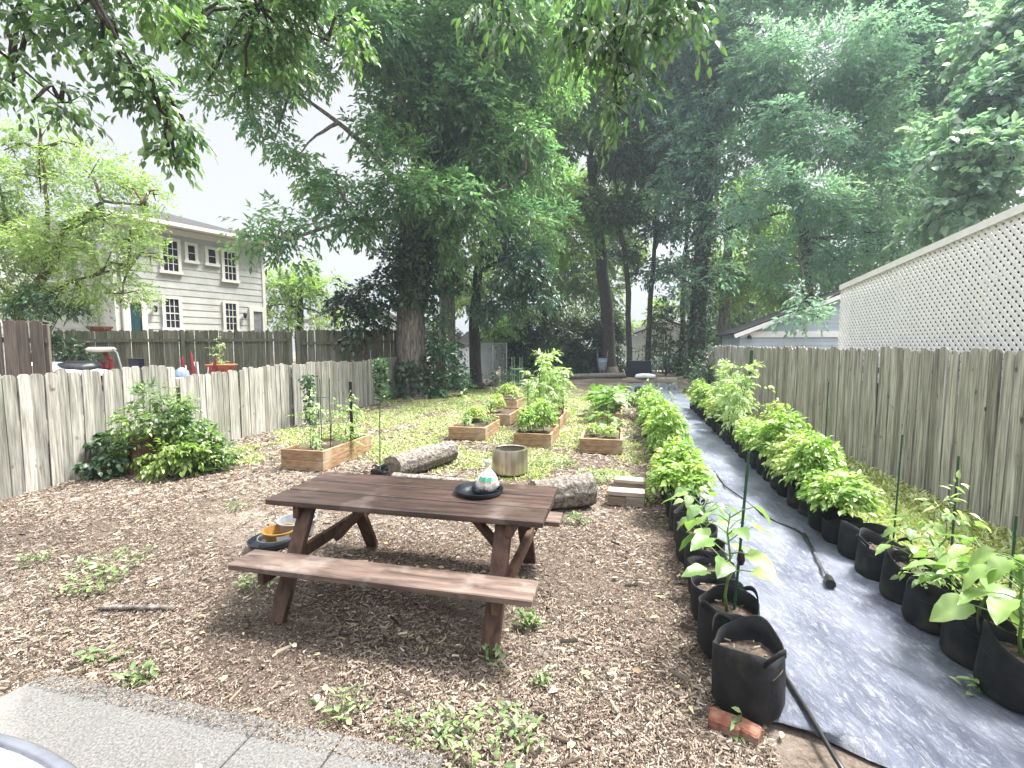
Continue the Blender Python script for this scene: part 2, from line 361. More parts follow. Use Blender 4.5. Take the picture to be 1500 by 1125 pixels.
# ------------------------------------------------------------------ ground, path, patio
def hgt(x, y):
    return .018 * math.sin(x * 1.7 + .4 * y) * math.sin(y * 1.3 - .5 * x) + .008 * math.sin(x * 6.1) * math.sin(y * 5.3)
def ground():
    mb = MB(); xs = [-140, -60, -30, -18] + [-12 + .25 * i for i in range(97)] + [18, 30, 60, 140]
    ys = [-60, -40, -12] + [-4 + .25 * i for i in range(141)] + [40, 60, 140]
    vs = [(x, y, hgt(x, y) - .02 if abs(x) < 13 and -5 < y < 32 else -.02) for y in ys for x in xs]
    nx = len(xs); mb.raw(vs, [(j * nx + i, j * nx + i + 1, (j + 1) * nx + i + 1, (j + 1) * nx + i) for j in range(len(ys) - 1) for i in range(nx - 1)])
    return mb.build('ground', m_ground, smooth=True, kind='structure')
ground()
# rows of bags: near end and far end of each row
LROW = (G(1092, 1030), G(936, 578)); RROW = (G(1488, 1030), G(1020, 600))
def rowpt(row, s):
    d = (row[1] - row[0]); return row[0] + d.normalized() * s
LLEN, RLEN = (LROW[1] - LROW[0]).length, (RROW[1] - RROW[0]).length
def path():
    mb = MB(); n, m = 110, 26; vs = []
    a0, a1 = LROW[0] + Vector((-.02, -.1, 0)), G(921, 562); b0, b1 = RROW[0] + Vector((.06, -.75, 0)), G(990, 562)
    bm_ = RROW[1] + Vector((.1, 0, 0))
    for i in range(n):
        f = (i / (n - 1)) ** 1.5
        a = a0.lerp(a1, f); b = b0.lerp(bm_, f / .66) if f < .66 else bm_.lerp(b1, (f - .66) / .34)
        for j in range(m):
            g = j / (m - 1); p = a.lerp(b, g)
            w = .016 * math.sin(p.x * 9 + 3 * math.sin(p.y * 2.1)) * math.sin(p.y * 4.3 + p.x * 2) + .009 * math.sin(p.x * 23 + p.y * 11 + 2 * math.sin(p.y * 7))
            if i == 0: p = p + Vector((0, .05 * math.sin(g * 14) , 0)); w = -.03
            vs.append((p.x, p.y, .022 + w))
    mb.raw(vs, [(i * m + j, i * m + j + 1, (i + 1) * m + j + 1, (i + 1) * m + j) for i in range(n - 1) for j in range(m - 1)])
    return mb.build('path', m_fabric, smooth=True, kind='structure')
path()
def patio():
    mb = MB(); p0 = G(75, 992); u = (G(640, 1113) - p0); u.z = 0; u.normalize(); v = Vector((u.y, -u.x, 0))
    cuts = [0, (G(390, 1062) - p0).length, (G(503, 1086) - p0).length, (G(650, 1117) - p0).length]
    for a, b in zip(cuts, cuts[1:]):
        A, B = p0 + u * (a + .004), p0 + u * (b - .004)
        q = [A, B, B + v * 2.6, A + v * 2.6]
        if a == 0: q = [A + u * .05, B, B + v * 2.6, A + v * 2.6 - u * .4, A + v * .08 - u * .02]
        n = len(q); vs = [(p.x, p.y, z) for z in (-.08, .03) for p in q]
        mb.raw(vs, [tuple(range(n))[::-1][::-1], tuple(range(n, 2 * n))[::-1]] + [(i, (i + 1) % n, n + (i + 1) % n, n + i) for i in range(n)])
    o = mb.build('patio', m_concrete, bevel=.006, kind='structure')
    import bmesh
    bm = bmesh.new(); bm.from_mesh(o.data); bmesh.ops.recalc_face_normals(bm, faces=bm.faces); bm.to_mesh(o.data); bm.free()
    return p0, u, v, cuts[-1]
PT = patio()
def on_patio(x, y):
    p0, u, v, l = PT; dx, dy = x - p0.x, y - p0.y
    s = dx * u.x + dy * u.y; t = dx * v.x + dy * v.y
    return (s > -.05) & (s < l) & (t > -.01)
def lside(x, y):   # metres to the left of the left bag row
    d = (LROW[1] - LROW[0]).normalized(); return -((x - LROW[0].x) * d.y - (y - LROW[0].y) * d.x)
def scatter(n, y0, y1, dense=1.6):
    y = y0 + (y1 - y0) * NR.random(n) ** dense
    x = (NR.random(n) * 2 - 1) * (y * 1.12 + .5)
    return x, y
FL_A, FL_B, FL_C, FL_D = Vector((-6.3, 3.3, 0)), Vector((-5.40, 7.6, 0)), Vector((-4.85, 10.3, 0)), Vector((-3.95, 16.5, 0))
def fence_x(y): return np.interp(y, [FL_A.y, FL_B.y, FL_C.y, FL_D.y], [FL_A.x, FL_B.x, FL_C.x, FL_D.x])
def hg(x, y): return .018 * np.sin(x * 1.7 + .4 * y) * np.sin(y * 1.3 - .5 * x) + .008 * np.sin(x * 6.1) * np.sin(y * 5.3)
def chips():
    lb = LB(); x, y = scatter(420000, 1.4, 15, 1.75)
    bare = np.sin(x * 1.9 + 1.2) * np.sin(y * 2.3 + x) + .6 * np.sin(x * 4.7 + y * 3.1)
    keep = (lside(x, y) > -.05) & ~on_patio(x, y) & (x > fence_x(y) + .05) & ((bare < .5) | (NR.random(len(x)) < .3))
    near = (y < 2.9) & (np.abs(x + .1) < 1.6) & (bare > .1)
    keep &= ~near | (NR.random(len(x)) < .45)
    x, y = x[keep][:190000], y[keep][:190000]; n = len(x)
    pos = np.stack([x, y, hg(x, y) - .016 + .014 * NR.random(n)], 1)
    a = NR.random(n) * 2 * np.pi; d = np.stack([np.cos(a), np.sin(a), NR.normal(size=n) * .22], 1)
    L = .008 + .04 * NR.random(n) ** 2.4; s = np.clip(y / 4.5, .9, 2)
    lb.add(pos, d, np.array([0, 0, 1.]) + NR.normal(size=(n, 3)) * .25, L * s, (.0035 + .0065 * NR.random(n)) * s, np.clip(NR.normal(.46, .24, n), 0, 1), 'chip')
    x, y = scatter(420000, 1.35, 8, 1.5); k = (lside(x, y) > -.05) & (~on_patio(x, y) | (on_patio(x, y + .12) == False)) & (x > fence_x(y) + .05); x, y = x[k][:150000], y[k][:150000]; n = len(x)
    pos = np.stack([x, y, hg(x, y) - .012 + .008 * NR.random(n) + .045 * on_patio(x, y)], 1); a = NR.random(n) * 6.28
    lb.add(pos, np.stack([np.cos(a), np.sin(a), NR.normal(size=n) * .3], 1), np.array([0, 0, 1.]) + NR.normal(size=(n, 3)) * .4, .004 + .011 * NR.random(n), .002 + .004 * NR.random(n), np.clip(NR.normal(.42, .22, n), 0, 1), 'chip')
    x, y = scatter(5000, 1.6, 7, 1.3); k = (lside(x, y) > -.05) & ~on_patio(x, y) & (x > fence_x(y) + .05); x, y = x[k][:260], y[k][:260]; n = len(x); a = NR.random(n) * 6.28
    lb.add(np.stack([x, y, hg(x, y) + .004 + .01 * NR.random(n)], 1), np.stack([np.cos(a), np.sin(a), NR.normal(size=n) * .06], 1), np.array([0, 0, 1.]) + NR.normal(size=(n, 3)) * .2, .04 + .07 * NR.random(n) ** 2, .003 + .007 * NR.random(n), np.clip(NR.normal(.4, .3, n), 0, 1), 'chip')
    lb.build('wood_chips', m_chip, smooth=False, kind='stuff')
    lb = LB(); x, y = scatter(420, 1.6, 9, 1.3); k = ((~on_patio(x, y)) | (NR.random(len(x)) < .12)) & (lside(x, y) > -1.0) & (x > fence_x(y) + .1); x, y = x[k], y[k]; n = len(x)
    pos = np.stack([x, y, hg(x, y) + .008 + .05 * on_patio(x, y)], 1); a = NR.random(n) * 6.28
    lb.add(pos, np.stack([np.cos(a), np.sin(a), .15 * NR.normal(size=n)], 1), np.array([0, 0, 1.]) + NR.normal(size=(n, 3)) * .3, .03 + .04 * NR.random(n), .012 + .02 * NR.random(n), NR.random(n), 'leaf')
    lb.build('fallen_leaves', m_litter, kind='stuff')
chips()
def grass():
    lb = LB(); n = 330000; y = 5.2 + 14 * NR.random(n) ** 1.3; x = -6 + 9.5 * NR.random(n)
    f = np.sin(x * 2.1 + .7 * y) * np.sin(y * 1.6 - x * .6) + .7 * np.sin(x * 5.3 + 1) * np.sin(y * 4.1) + .35 * NR.normal(size=n)
    edge = np.clip((y - 5.6) / 2.5, 0, 1) - np.clip((np.abs(x + .6) - 2.2) / 2.5, 0, 1)
    k = (lside(x, y) > .12) & (x > fence_x(y) + .15) & (f > .55 - 1.0 * edge)
    k &= ((y > 7.0) | (x > -1.8) ) & (lside(x, y) > .45 - .3 * NR.random(n))
    x, y = x[k][:95000], y[k][:95000]; n = len(x)
    a = NR.random(n) * 6.28; pos = np.stack([x, y, hg(x, y) - .02], 1)
    h = .03 + .05 * NR.random(n)
    lb.add(pos, np.stack([np.cos(a) * .8, np.sin(a) * .8, .5 + .6 * NR.random(n)], 1), np.stack([-np.cos(a), -np.sin(a), 1 + 0 * a], 1), h, .012 + .022 * NR.random(n), NR.random(n), 'diamond')
    lb.build('grass', l_grass, kind='stuff')
    lb = LB(); n = 60000; s = 18 * NR.random(n) ** 1.4 - .5; w = .14 + 1.7 * NR.random(n)
    d = (RROW[1] - RROW[0]).normalized(); q = np.stack([RROW[0].x + d.x * s + d.y * w, RROW[0].y + d.y * s - d.x * w, 0 * s - .02], 1)
    fx = 3.77 + .21 * q[:, 1]; k = (q[:, 0] < fx - .05); q = q[k][:30000]; n = len(q); a = NR.random(n) * 6.28
    lb.add(q, np.stack([np.cos(a) * .8, np.sin(a) * .8, .4 + .7 * NR.random(n)], 1), np.stack([-np.cos(a), -np.sin(a), 1 + 0 * a], 1), .04 + .09 * NR.random(n), .014 + .026 * NR.random(n), NR.random(n) * .7 + .3, 'diamond')
    lb.build('ground_cover', l_grass, kind='stuff')
grass()
def flare_veil():  # thin bluish volume added to imitate the veil of lens flare
    mb = MB(); mb.box((0, 40, 14), (290, 210, 30.2)); m = bpy.data.materials.new('flare_veil'); m.use_nodes = True; nt = m.node_tree
    nt.nodes.remove(nt.nodes['Principled BSDF']); v = nt.nodes.new('ShaderNodeVolumePrincipled'); v.inputs['Color'].default_value = (.72, .88, 1, 1)
    v.inputs['Density'].default_value = .0013; v.inputs['Anisotropy'].default_value = .3; nt.links.new(v.outputs[0], nt.nodes['Material Output'].inputs['Volume'])
    mb.build('flare_veil', m, kind='stuff')
flare_veil()
# ------------------------------------------------------------------ fences
def picket(mb, p, u, w, h, th, t, tilt=0, top='dog', z0=0.0):
    v = Vector((-u.y, u.x, 0)); z = Vector((0, 0, 1)) + u * tilt
    if top == 'dog': pr = [(-.5, 0), (.5, 0), (.5, h - .035), (.36, h - .008), (.18, h), (-.18, h), (-.36, h - .008), (-.5, h - .035)]
    else: pr = [(-.5, 0), (.5, 0), (.5, h), (-.5, h)]
    n = len(pr); vs = [p + u * (a * w) + z * b + v * s + Vector((0, 0, z0)) for s in (-th / 2, th / 2) for a, b in pr]
    mb.raw(vs, [tuple(range(n)), tuple(range(2 * n - 1, n - 1, -1))] + [(i, n + i, n + (i + 1) % n, (i + 1) % n) for i in range(n)], t)
def fence(label, A, B, h0, h1, mat, w=.14, gap=.006, back=1, name='picket_fence', posts=2.4, jit=.028, tilt=.012, z0=0.0, rails=(.3, .8), wavy=0, group=None, post_front=False):
    A, B = Vector(A), Vector(B); d = B - A; L = d.length; u = d.normalized(); v = Vector((-u.y, u.x, 0)) * back
    root = thing(name, label, 'fence', A, 0, group); mb = MB(); s = w / 2; i = 0
    while s < L - w * .3:
        ww = w * R.uniform(.9, 1.06); f = s / L; h = h0 + (h1 - h0) * f + R.uniform(-jit, jit) + wavy * math.sin(f * 9)
        g = gap * R.choice([.4, 1, 1, 1, 1.6, 2.6])
        picket(mb, A + u * s + v * R.uniform(-.01, .01), u, ww, h, .022, R.random(), R.uniform(-tilt, tilt), z0=z0 - .03)
        s += ww + g; i += 1
    mb.build('pickets', mat, root, A)
    for r in rails:
        m = MB(); hh = h0 * r; hb = h1 * r
        m.bar(A + v * .045 + Vector((0, 0, hh + z0)), B + v * .045 + Vector((0, 0, hb + z0)), .04, .085, t=.6); m.build('rail', mat, root, A)
    k = max(1, round(L / posts))
    for j in range(k + 1):
        p = A + u * min(max(L * j / k, .06), L - .06) + v * .115; m = MB(); hp = h0 + (h1 - h0) * j / k - .06
        m.box(p + Vector((0, 0, hp / 2 + z0 - .05)), (.095, .095, hp + .1), Matrix.Rotation(math.atan2(u.y, u.x), 3, 'Z'), .4); m.build('post', mat, root, A, bevel=.006)
    return root
fr = lambda y: Vector((3.77 + .21 * y, y, 0))
fence('tall grey weathered picket fence along the right side behind the bags', fr(2.0), fr(15.2), 1.74, 1.76, m_fence, back=-1, w=.135, gap=.008, tilt=.016)
fence('short grey picket fence panel at the far right by the ivy bush', fr(15.25), Vector((7.35, 17.9, 0)), 1.8, 1.74, m_fence, back=-1, w=.135)
fence('pale grey picket fence on the left behind the stump bush', FL_A, FL_B, 1.46, 1.47, m_fenceL, w=.135, gap=.005)
fence('pale picket fence section between the stump bush and the vine covered post', FL_B + Vector((.02, .08, 0)), FL_C, 1.29, 1.4, m_fenceL, w=.125, gap=.005)
fence('whitish picket fence section ending at the ivy clad trunk', FL_C + Vector((.06, .12, 0)), FL_D, 1.37, 1.36, m_fenceL, w=.12, wavy=.025)
NZ = .5
def nyard():
    mb = MB(); pts = [FL_A + Vector((-.25, -3, 0)), FL_B + Vector((-.3, 0, 0)), FL_C + Vector((-.3, 0, 0)), FL_D + Vector((-.35, 0, 0)), Vector((-4.6, 24, 0)), Vector((-3, 60, 0)), Vector((-60, 60, 0)), Vector((-60, 0, 0))]
    n = len(pts); mb.raw([(p.x, p.y, z) for z in (-.1, NZ) for p in pts], [tuple(range(n, 2 * n))[::-1]] + [(i, (i + 1) % n, n + (i + 1) % n, n + i) for i in range(n)])
    mb.build('terrain', m_ground, kind='structure')
nyard()
E1 = P(583, 480, 17.0); E0 = P(66, 482, 12.0); E1.z = 0; E0.z = 0
mid = E0.lerp(E1, .62)
fence('mossy grey board fence in front of the grey house', E0, mid, 2.17 - NZ, 2.24 - NZ, m_fenceB, back=-1, w=.12, gap=.0008, z0=NZ, rails=(.12, .82))
fence('darker mossy fence panel ending beside the ivy clad trunk', mid + (E1 - mid).normalized() * .1, E1, 2.26 - NZ, 2.36 - NZ, m_fenceB, back=-1, w=.12, gap=.0008, z0=NZ, rails=(.2, .75), posts=2)
fence('dark brown dog-eared fence panel at the left edge', P(-40, 500, 7.7).xy.to_3d(), P(70, 500, 8.1).xy.to_3d(), 2.19 - NZ, 2.17 - NZ, m_fenceBr, w=.17, gap=.005, z0=NZ)
# chain link
def chain():
    A, B = P(668, 500, 20.6), P(742, 500, 24); A.z = B.z = 0; h = 1.85
    root = thing('chain_link_fence', 'chain link fence with thin steel posts in front of the white shed', 'fence', A)
    u = (B - A).normalized(); L = (B - A).length; mb = MB(); st = .11; n = int((L + h) / st)
    for i in range(n):
        for sg in (1, -1):
            s = i * st - h
            a, b = (s, 0), (s + h, h)
            a0 = max(0, -a[0]); e = min(h, L - a[0])
            if e <= a0: continue
            x0, x1 = a[0] + a0, a[0] + e
            if sg < 0: x0, x1 = L - x0, L - x1
            mb.bar(A + u * x0 + Vector((0, 0, a0)), A + u * x1 + Vector((0, 0, e)), .004, .004)
    mb.build('wire_mesh', m_galv, root, A)
    m = MB(); m.tube([A + Vector((0, 0, h)), B + Vector((0, 0, h))], .02, 6); m.build('top_rail', m_galv, root, A)
    for f in (.02, .38, .7, 1):
        m = MB(); p = A.lerp(B, f); m.tube([p, p + Vector((0, 0, h + .05))], .03, 8); m.build('post', m_galv, root, A)
chain()
# ------------------------------------------------------------------ picnic table
def picnic():
    T = thing('picnic_table', 'dark brown wooden picnic table with attached benches on the mulch', 'picnic table', (-.675, 3.32, 0), -.2251)
    L, zt, th = 1.92, .708, .042
    m = MB(); bw = .228
    for k in (-1, 0, 1): m.box((R.uniform(-.004, .004), k * (bw + .02), zt - th / 2), (L, bw, th), t=R.random())
    m.build('tabletop', m_table, T, bevel=.006)
    for sg in (-1, 1):
        m = MB(); m.box((0, sg * (.695 - .115), .40 - .02), (L + .0, .23, .04), t=.2); m.build('bench_seat', m_bench, T, bevel=.006)
    for x in (-.70, .70):
        for sg in (-1, 1):
            m = MB(); m.bar((x, sg * .24, zt - th - .001), (x, sg * .60, 0), .045, .105, up=(1, 0, 0)); m.build('leg', m_tleg, T, bevel=.004)
        o = x + (.047 if x > 0 else -.047)
        for sg in (-1, 1):
            e = o + (.021 if x > 0 else -.021); m = MB(); m.tube([(e - .004, sg * .445, .318), (e + (.008 if x > 0 else -.008), sg * .445, .318)], .011, 8); m.build('bolt', m_galv, T)
        m = MB(); m.box((o, 0, .318), (.042, 1.34, .075 + .01), t=.4); m.build('crossbeam', m_tleg, T, bevel=.004)
        m = MB(); m.box((o, 0, zt - th - .047), (.042, .66, .088), t=.4); m.build('cleat', m_tleg, T, bevel=.004)
        i = x - (.05 if x > 0 else -.05)
        m = MB(); m.bar((i, 0, .315), (i - (.32 if x > 0 else -.32), 0, zt - th - .004), .042, .075, up=(0, 1, 0)); m.build('brace', m_tleg, T, bevel=.004)
    return T
picnic()
def tl(u, v, z):   # table-local to world
    c, s = math.cos(-.2251), math.sin(-.2251); return Vector((-.675 + u * c - v * s, 3.32 + u * s + v * c, z))
def saucer(name, label, loc, r, h, mat, cat='plant saucer'):
    m = MB(); m.lathe([(0, .006), (r * .86, .006), (r * .97, h), (r * 1.0, h), (r * 1.0, h - .008), (r * .9, 0), (0, 0)], 40)
    o = m.build(name, mat, smooth=True); o.location = loc; o.modifiers.new('e', 'EDGE_SPLIT').split_angle = rad(40)
    return tag(o, label, cat)
pc = G(702, 722, .708)
saucer('plant_saucer', 'large black plastic plant saucer lying on the picnic table top', pc + Vector((0, 0, .001)), .172, .035, m_saucer)
saucer('plant_saucer', 'smaller black saucer nested in the large one under the plastic bag', pc + Vector((.05, .0, .008)), .105, .03, m_saucer)
def plastic_bag():
    m, nt, N, L, B = nmat('clear bag plastic')
    f = noise(N, L, 26, 4); c = mixc(N, L, ramp(N, L, f, .42, .56), (.62, .55, .42), (.82, .82, .8))
    L.new(c, B.inputs['Base Color']); B.inputs['Roughness'].default_value = .25; B.inputs['Specular IOR Level'].default_value = .8
    b = N.new('ShaderNodeBump'); b.inputs['Strength'].default_value = .9; b.inputs['Distance'].default_value = .02; L.new(noise(N, L, 40, 5, dist=1), b.inputs['Height']); L.new(b.outputs[0], B.inputs['Normal'])
    T = thing('plastic_bag', 'clear knotted plastic bag of pale lumps with green print on the saucers', 'plastic bag', pc + Vector((.06, .01, .014)))
    q = MB(); q.lathe([(0, .0), (.05, .002), (.078, .03), (.08, .06), (.07, .09), (.05, .12), (.03, .145), (.013, .165), (.011, .175), (.02, .195), (.03, .22), (.0, .215)], 26, wob=lambda i, a: (1 + .07 * math.sin(5 * a + i * 1.3) + .05 * math.sin(11 * a + i), .006 * math.sin(3 * a + i)))
    q.build('bag_body', m, T, smooth=True)
    q = MB(); vs = []; nn = 9
    for r_, z in ((.0745, .088), (.0605, .112)):
        for k in range(nn): a = rad(-140 + 10 * k); vs.append((r_ * 1.1 * math.cos(a), r_ * 1.1 * math.sin(a), z + .006 * math.sin(k * 2.1)))
    q.raw(vs, [(k, k + 1, nn + k + 1, nn + k) for k in range(nn - 1)]); q.build('green_print', plain('green ink', (.05, .3, .2), .4), T)
plastic_bag()
gp = G(398, 799); gp.z = 0
saucer('plant_saucer', 'big black saucer on the mulch at the left end of the table', gp + Vector((0, 0, .02)), .19, .045, m_saucer)
saucer('plant_saucer', 'grey saucer stacked in the big black one under the ochre pot', gp + Vector((.03, .02, .03)), .15, .05, m_grey)
def bowl(name, label, loc, r0, r1, h, mat, mat2=None):
    T = thing(name, label, 'pot', loc); m = MB(); m.lathe([(0, 0), (r0, 0), (r1, h), (r1 * 1.06, h), (r1 * 1.06, h + .012), (r1 * .96, h + .012), (r0 * .93, .012), (0, .012)], 36)
    o = m.build('pot_body', mat, T, smooth=True); o.modifiers.new('e', 'EDGE_SPLIT').split_angle = rad(40); return T
t = bowl('flower_pot', 'shallow ochre pot with a white sticker in the grey saucer', gp + Vector((.06, .03, .04)), .11, .135, .085, m_ochre)
m = MB(); m.raw([(r_ * math.cos(rad(a)), r_ * math.sin(rad(a)), z) for a in (-75, -60, -45, -30) for z, r_ in ((.012, .119), (.078, .139))], [(0, 2, 3, 1), (2, 4, 5, 3), (4, 6, 7, 5)]); m.build('sticker', m_white, t)
bowl('flower_pot', 'wide pale grey tub standing on the mulch behind the ochre pot', G(436, 783), .13, .165, .14, m_grey)
# ------------------------------------------------------------------ logs, fire pit, blocks, bricks
def log(label, A, B, r, ends=True, name='log'):
    A, B = Vector(A), Vector(B); T = thing(name, label, 'log', (A.x, A.y, 0)); d = B - A; L = d.length; n = 18; k = 22
    u = d.normalized(); x = Vector((0, 0, 1)); x = (x - u * x.dot(u)).normalized(); y = u.cross(x); vs = []
    ph = [R.uniform(0, 6) for _ in range(6)]
    for i in range(k + 1):
        f = i / k; rr = r * (1 + .05 * math.sin(f * 5 + ph[0]) + (.05 if f < .08 or f > .93 else 0))
        for j in range(n * 2):
            a = math.pi * j / n; q = rr * (1 + .05 * math.sin(3 * a + ph[1]) + .035 * math.sin(9 * a + 2 * f + ph[2]) + R.uniform(-.03, .03))
            p = A + d * f + x * (math.cos(a) * q) + y * (math.sin(a) * q); vs.append(p - T.location)
    nn = n * 2; m = MB(); m.raw(vs, [(i * nn + j, i * nn + (j + 1) % nn, (i + 1) * nn + (j + 1) % nn, (i + 1) * nn + j) for i in range(k) for j in range(nn)])
    # object axes along the log so the grain follows it
    o = m.build('bark', m_barkl, T, smooth=True)
    for i in (0, k):
        m = MB(); c = A + d * (i / k) - T.location; ring = [vs[i * nn + j] for j in range(nn)]; inn = [c + (p - c) * .5 + u * (.015 if i else -.015) for p in ring]
        m.raw(ring + inn + [c], [(j, (j + 1) % nn, nn + (j + 1) % nn, nn + j) for j in range(nn)] + [(nn + j, nn + (j + 1) % nn, 2 * nn) for j in range(nn)])
        m.build('cut_end', m_logend, T)
g1 = G(660, 676); g0 = G(575, 702)
log('pale barked log pointing towards the raised beds left of the fire pit', (g0.x, g0.y, .15), (g1.x, g1.y, .17), .16)
log('thin log lying crosswise just behind the picnic table', (-1.45, 5.75, .1), (-.15, 5.35, .09), .095)
log('thick dark log with rough end to the right of the picnic table', (.22, 4.95, .16), (.86, 5.18, .17), .165)
log('small fallen branch lying on the mulch at left', G(150, 892) + Vector((0, 0, .012)), G(255, 893) + Vector((0, 0, .01)), .018, name='fallen_branch')
def firepit():
    c = G(747, 694); c.z = 0; T = thing('fire_pit', 'round brushed steel smokeless fire pit on the grass', 'fire pit', c)
    r, h = .245, .36
    m = MB(); m.lathe([(r * .93, .0), (r * .93, .045), (r, .05), (r, h - .012), (r * .985, h), (r * .82, h), (r * .80, h - .006)], 48)
    o = m.build('outer_wall', m_steel, T, smooth=True); o.modifiers.new('e', 'EDGE_SPLIT').split_angle = rad(35)
    m = MB(); m.lathe([(r * .80, h - .02), (r * .80, .12), (0, .11)], 48); m.build('inner_wall', M('sooted steel', (.1, .09, .08), (.3, .27, .23), .5, 5, bump=.1, metallic=.6), T, smooth=True)
    m = MB(); m.lathe([(r * .9, .0), (r * .96, .0), (r * .96, .03), (r * .9, .03)], 40); m.build('base_ring', m_black, T)
firepit()
def blocks():
    b = G(917, 742); u = BX; rot = Matrix.Rotation(YAW - .05, 3, 'Z'); g = 'weathered wooden blocks stacked right of the table'
    def bk(label, du, dv, z, s, t, a=0):
        m = MB(); m.box((0, 0, s[2] / 2), s, t=t); o = m.build('wooden_block', m_block, bevel=.008)
        p = b + u * du + AX * dv; o.location = (p.x, p.y, z); o.rotation_euler = (0, 0, YAW - .05 + a); tag(o, label, 'block', g)
    bk('dark brown lower left block of the stack right of the table', -.1, .07, 0, (.19, .14, .1), 1, .06)
    bk('grey lower right block of the stack right of the table', .1, .06, 0, (.2, .14, .11), .5, -.02)
    bk('pale plank laid across the two lower blocks', 0, .07, .112, (.4, .16, .055), .0, .03)
    bk('low rear block of the stack right of the table', .03, .3, 0, (.38, .14, .11), .8)
    bk('middle rear block carrying the topmost pale plank', .03, .3, .112, (.38, .13, .075), .7, .04)
    bk('topmost pale plank at the rear of the block stack', .04, .3, .189, (.34, .15, .045), .1, -.03)
blocks()
def bricks():
    for lab, px, py, a, s in (('terracotta brick lying in front of the nearest left grow bag', 1060, 1067, -.5, (.13, .085, .06)), ('broken terracotta brick beside the nearest left grow bag', 1094, 1078, -.75, (.11, .08, .055))):
        p = G(px, py); m = MB(); m.box((0, 0, s[2] / 2), s); o = m.build('brick', m_brick, bevel=.008); o.location = (p.x, p.y, 0); o.rotation_euler = (.05, .04, a); tag(o, lab, 'brick')
bricks()
# ------------------------------------------------------------------ plants
def stems(mb, pts_list):
    for a, b, r in pts_list: mb.tube([a, Vector(a).lerp(Vector(b), .5) + Vector((R.uniform(-.01, .01), R.uniform(-.01, .01), 0)), b], [r, r * .8, r * .5], 5, caps=False)
def pepper(name, h, w, n, L=.075, mat=None, tpl='leaf'):
    T = thing(name, 'x', 'plant'); lb = LB(); mb = MB(); top = []
    st = [((0, 0, 0), (R.uniform(-.01, .01), R.uniform(-.01, .01), h * .35), .007)]
    for i in range(7):
        a = i * .9 + R.random(); q = (math.cos(a) * w * .33 * R.uniform(.5, 1), math.sin(a) * w * .33 * R.uniform(.5, 1), h * R.uniform(.6, .85)); st.append((st[0][1], q, .004)); top.append(q)
    stems(mb, st); mb.build('stem', m_stem, T, smooth=True)
    e = rdir(n); e[:, 2] = np.abs(e[:, 2]) * 1.3 - .45; rr = NR.random((n, 1)) ** .35
    e2 = rdir(9); e2[:, 2] = np.abs(e2[:, 2]) * .8; lump = 1 + .28 * np.max(np.clip(e @ e2.T - .75, 0, 1) * 4, axis=1, keepdims=True) - .12; C = np.array([0, 0, h * .52]) + e * rr * (lump * 1.25 - .2) * np.array([w * .5, w * .5, h * .46]); C[:, 2] = np.maximum(C[:, 2], .02)
    D = e * np.array([1, 1, .4]) + NR.normal(size=(n, 3)) * .4
    sprays(lb, C, D, 5, .09, L, L * .5, tpl, .35, np.clip(.35 + .5 * (C[:, 2] / h - .4) * .4 + NR.normal(size=n) * .2, 0, 1), flat=1.0)
    lb.build('foliage', mat or l_pep, T); return T
def eggplant(name, h, w, n, L=.17, mat=None, fruit=True, tpl='broad'):
    T = thing(name, 'x', 'plant'); lb = LB(); mb = MB()
    pts = [(0, 0, 0)]
    for i in range(5): pts.append((R.uniform(-.02, .02), R.uniform(-.02, .02), h * .85 * (i + 1) / 5))
    mb.tube(pts, [.009, .008, .007, .006, .005, .003], 6)
    for i in range(n):
        f = .3 + .7 * (i + R.random()) / n; a = i * 2.4 + R.uniform(-.4, .4); p = Vector((0, 0, h * .85 * f))
        q = p + Vector((math.cos(a), math.sin(a), R.uniform(.25, .7))) * (w * .5 * (1.1 - .5 * f) * R.uniform(.6, 1)); mb.tube([p, p.lerp(q, .55) + Vector((0, 0, .012)), q], [.004, .003, .0025], 5, caps=False)
        s = L * (1.15 - .5 * f) * R.uniform(.75, 1.15)
        d = np.array([[math.cos(a), math.sin(a), R.uniform(-.75, .15)]]); lb.add(np.array([q]), d, np.array([[math.cos(a) * .4, math.sin(a) * .4, 1]]) + NR.normal(size=(1, 3)) * .3, s, s * .72, np.array([R.random()]), tpl)
    mb.build('stem', m_stem, T, smooth=True); lb.build('foliage', mat or l_egg, T)
    if fruit:
        m = MB(); m.lathe([(0, 0), (.014, .008), (.02, .03), (.016, .06), (.006, .085), (0, .088)], 12, (.05, -.05, h * .4)); m.build('fruit', m_egg, T, smooth=True)
    return T
def tomato(name, h, w, n, mat=None, L=.085):
    T = thing(name, 'x', 'plant'); lb = LB(); mb = MB()
    for s in range(2):
        x0, y0 = R.uniform(-.04, .04), R.uniform(-.04, .04); pts = [Vector((x0 + R.uniform(-.03, .03), y0 + R.uniform(-.03, .03), h * k / 6 * R.uniform(.97, 1))) for k in range(7)]; pts[0].z = 0
        mb.tube(pts, [.008, .008, .007, .006, .005, .004, .003], 6)
    mb.build('stem', m_stem, T, smooth=True)
    f = .1 + .9 * NR.random(n); a = NR.random(n) * 6.28; C = np.stack([np.cos(a) * .02, np.sin(a) * .02, h * f], 1)
    D = np.stack([np.cos(a), np.sin(a), .25 + .3 * NR.normal(size=n)], 1)
    for q in range(3):
        sprays(lb, C + D * w * .16 * q, D, 7, w * .42, L, L * .45, 'leaf', .5, np.clip(.5 + NR.normal(size=n) * .2, 0, 1))
        sel = NR.random(n) < .6; C, D, = C[sel], D[sel] + NR.normal(size=(sel.sum(), 3)) * .4; n = len(C)
    lb.build('foliage', mat or l_tom, T); return T
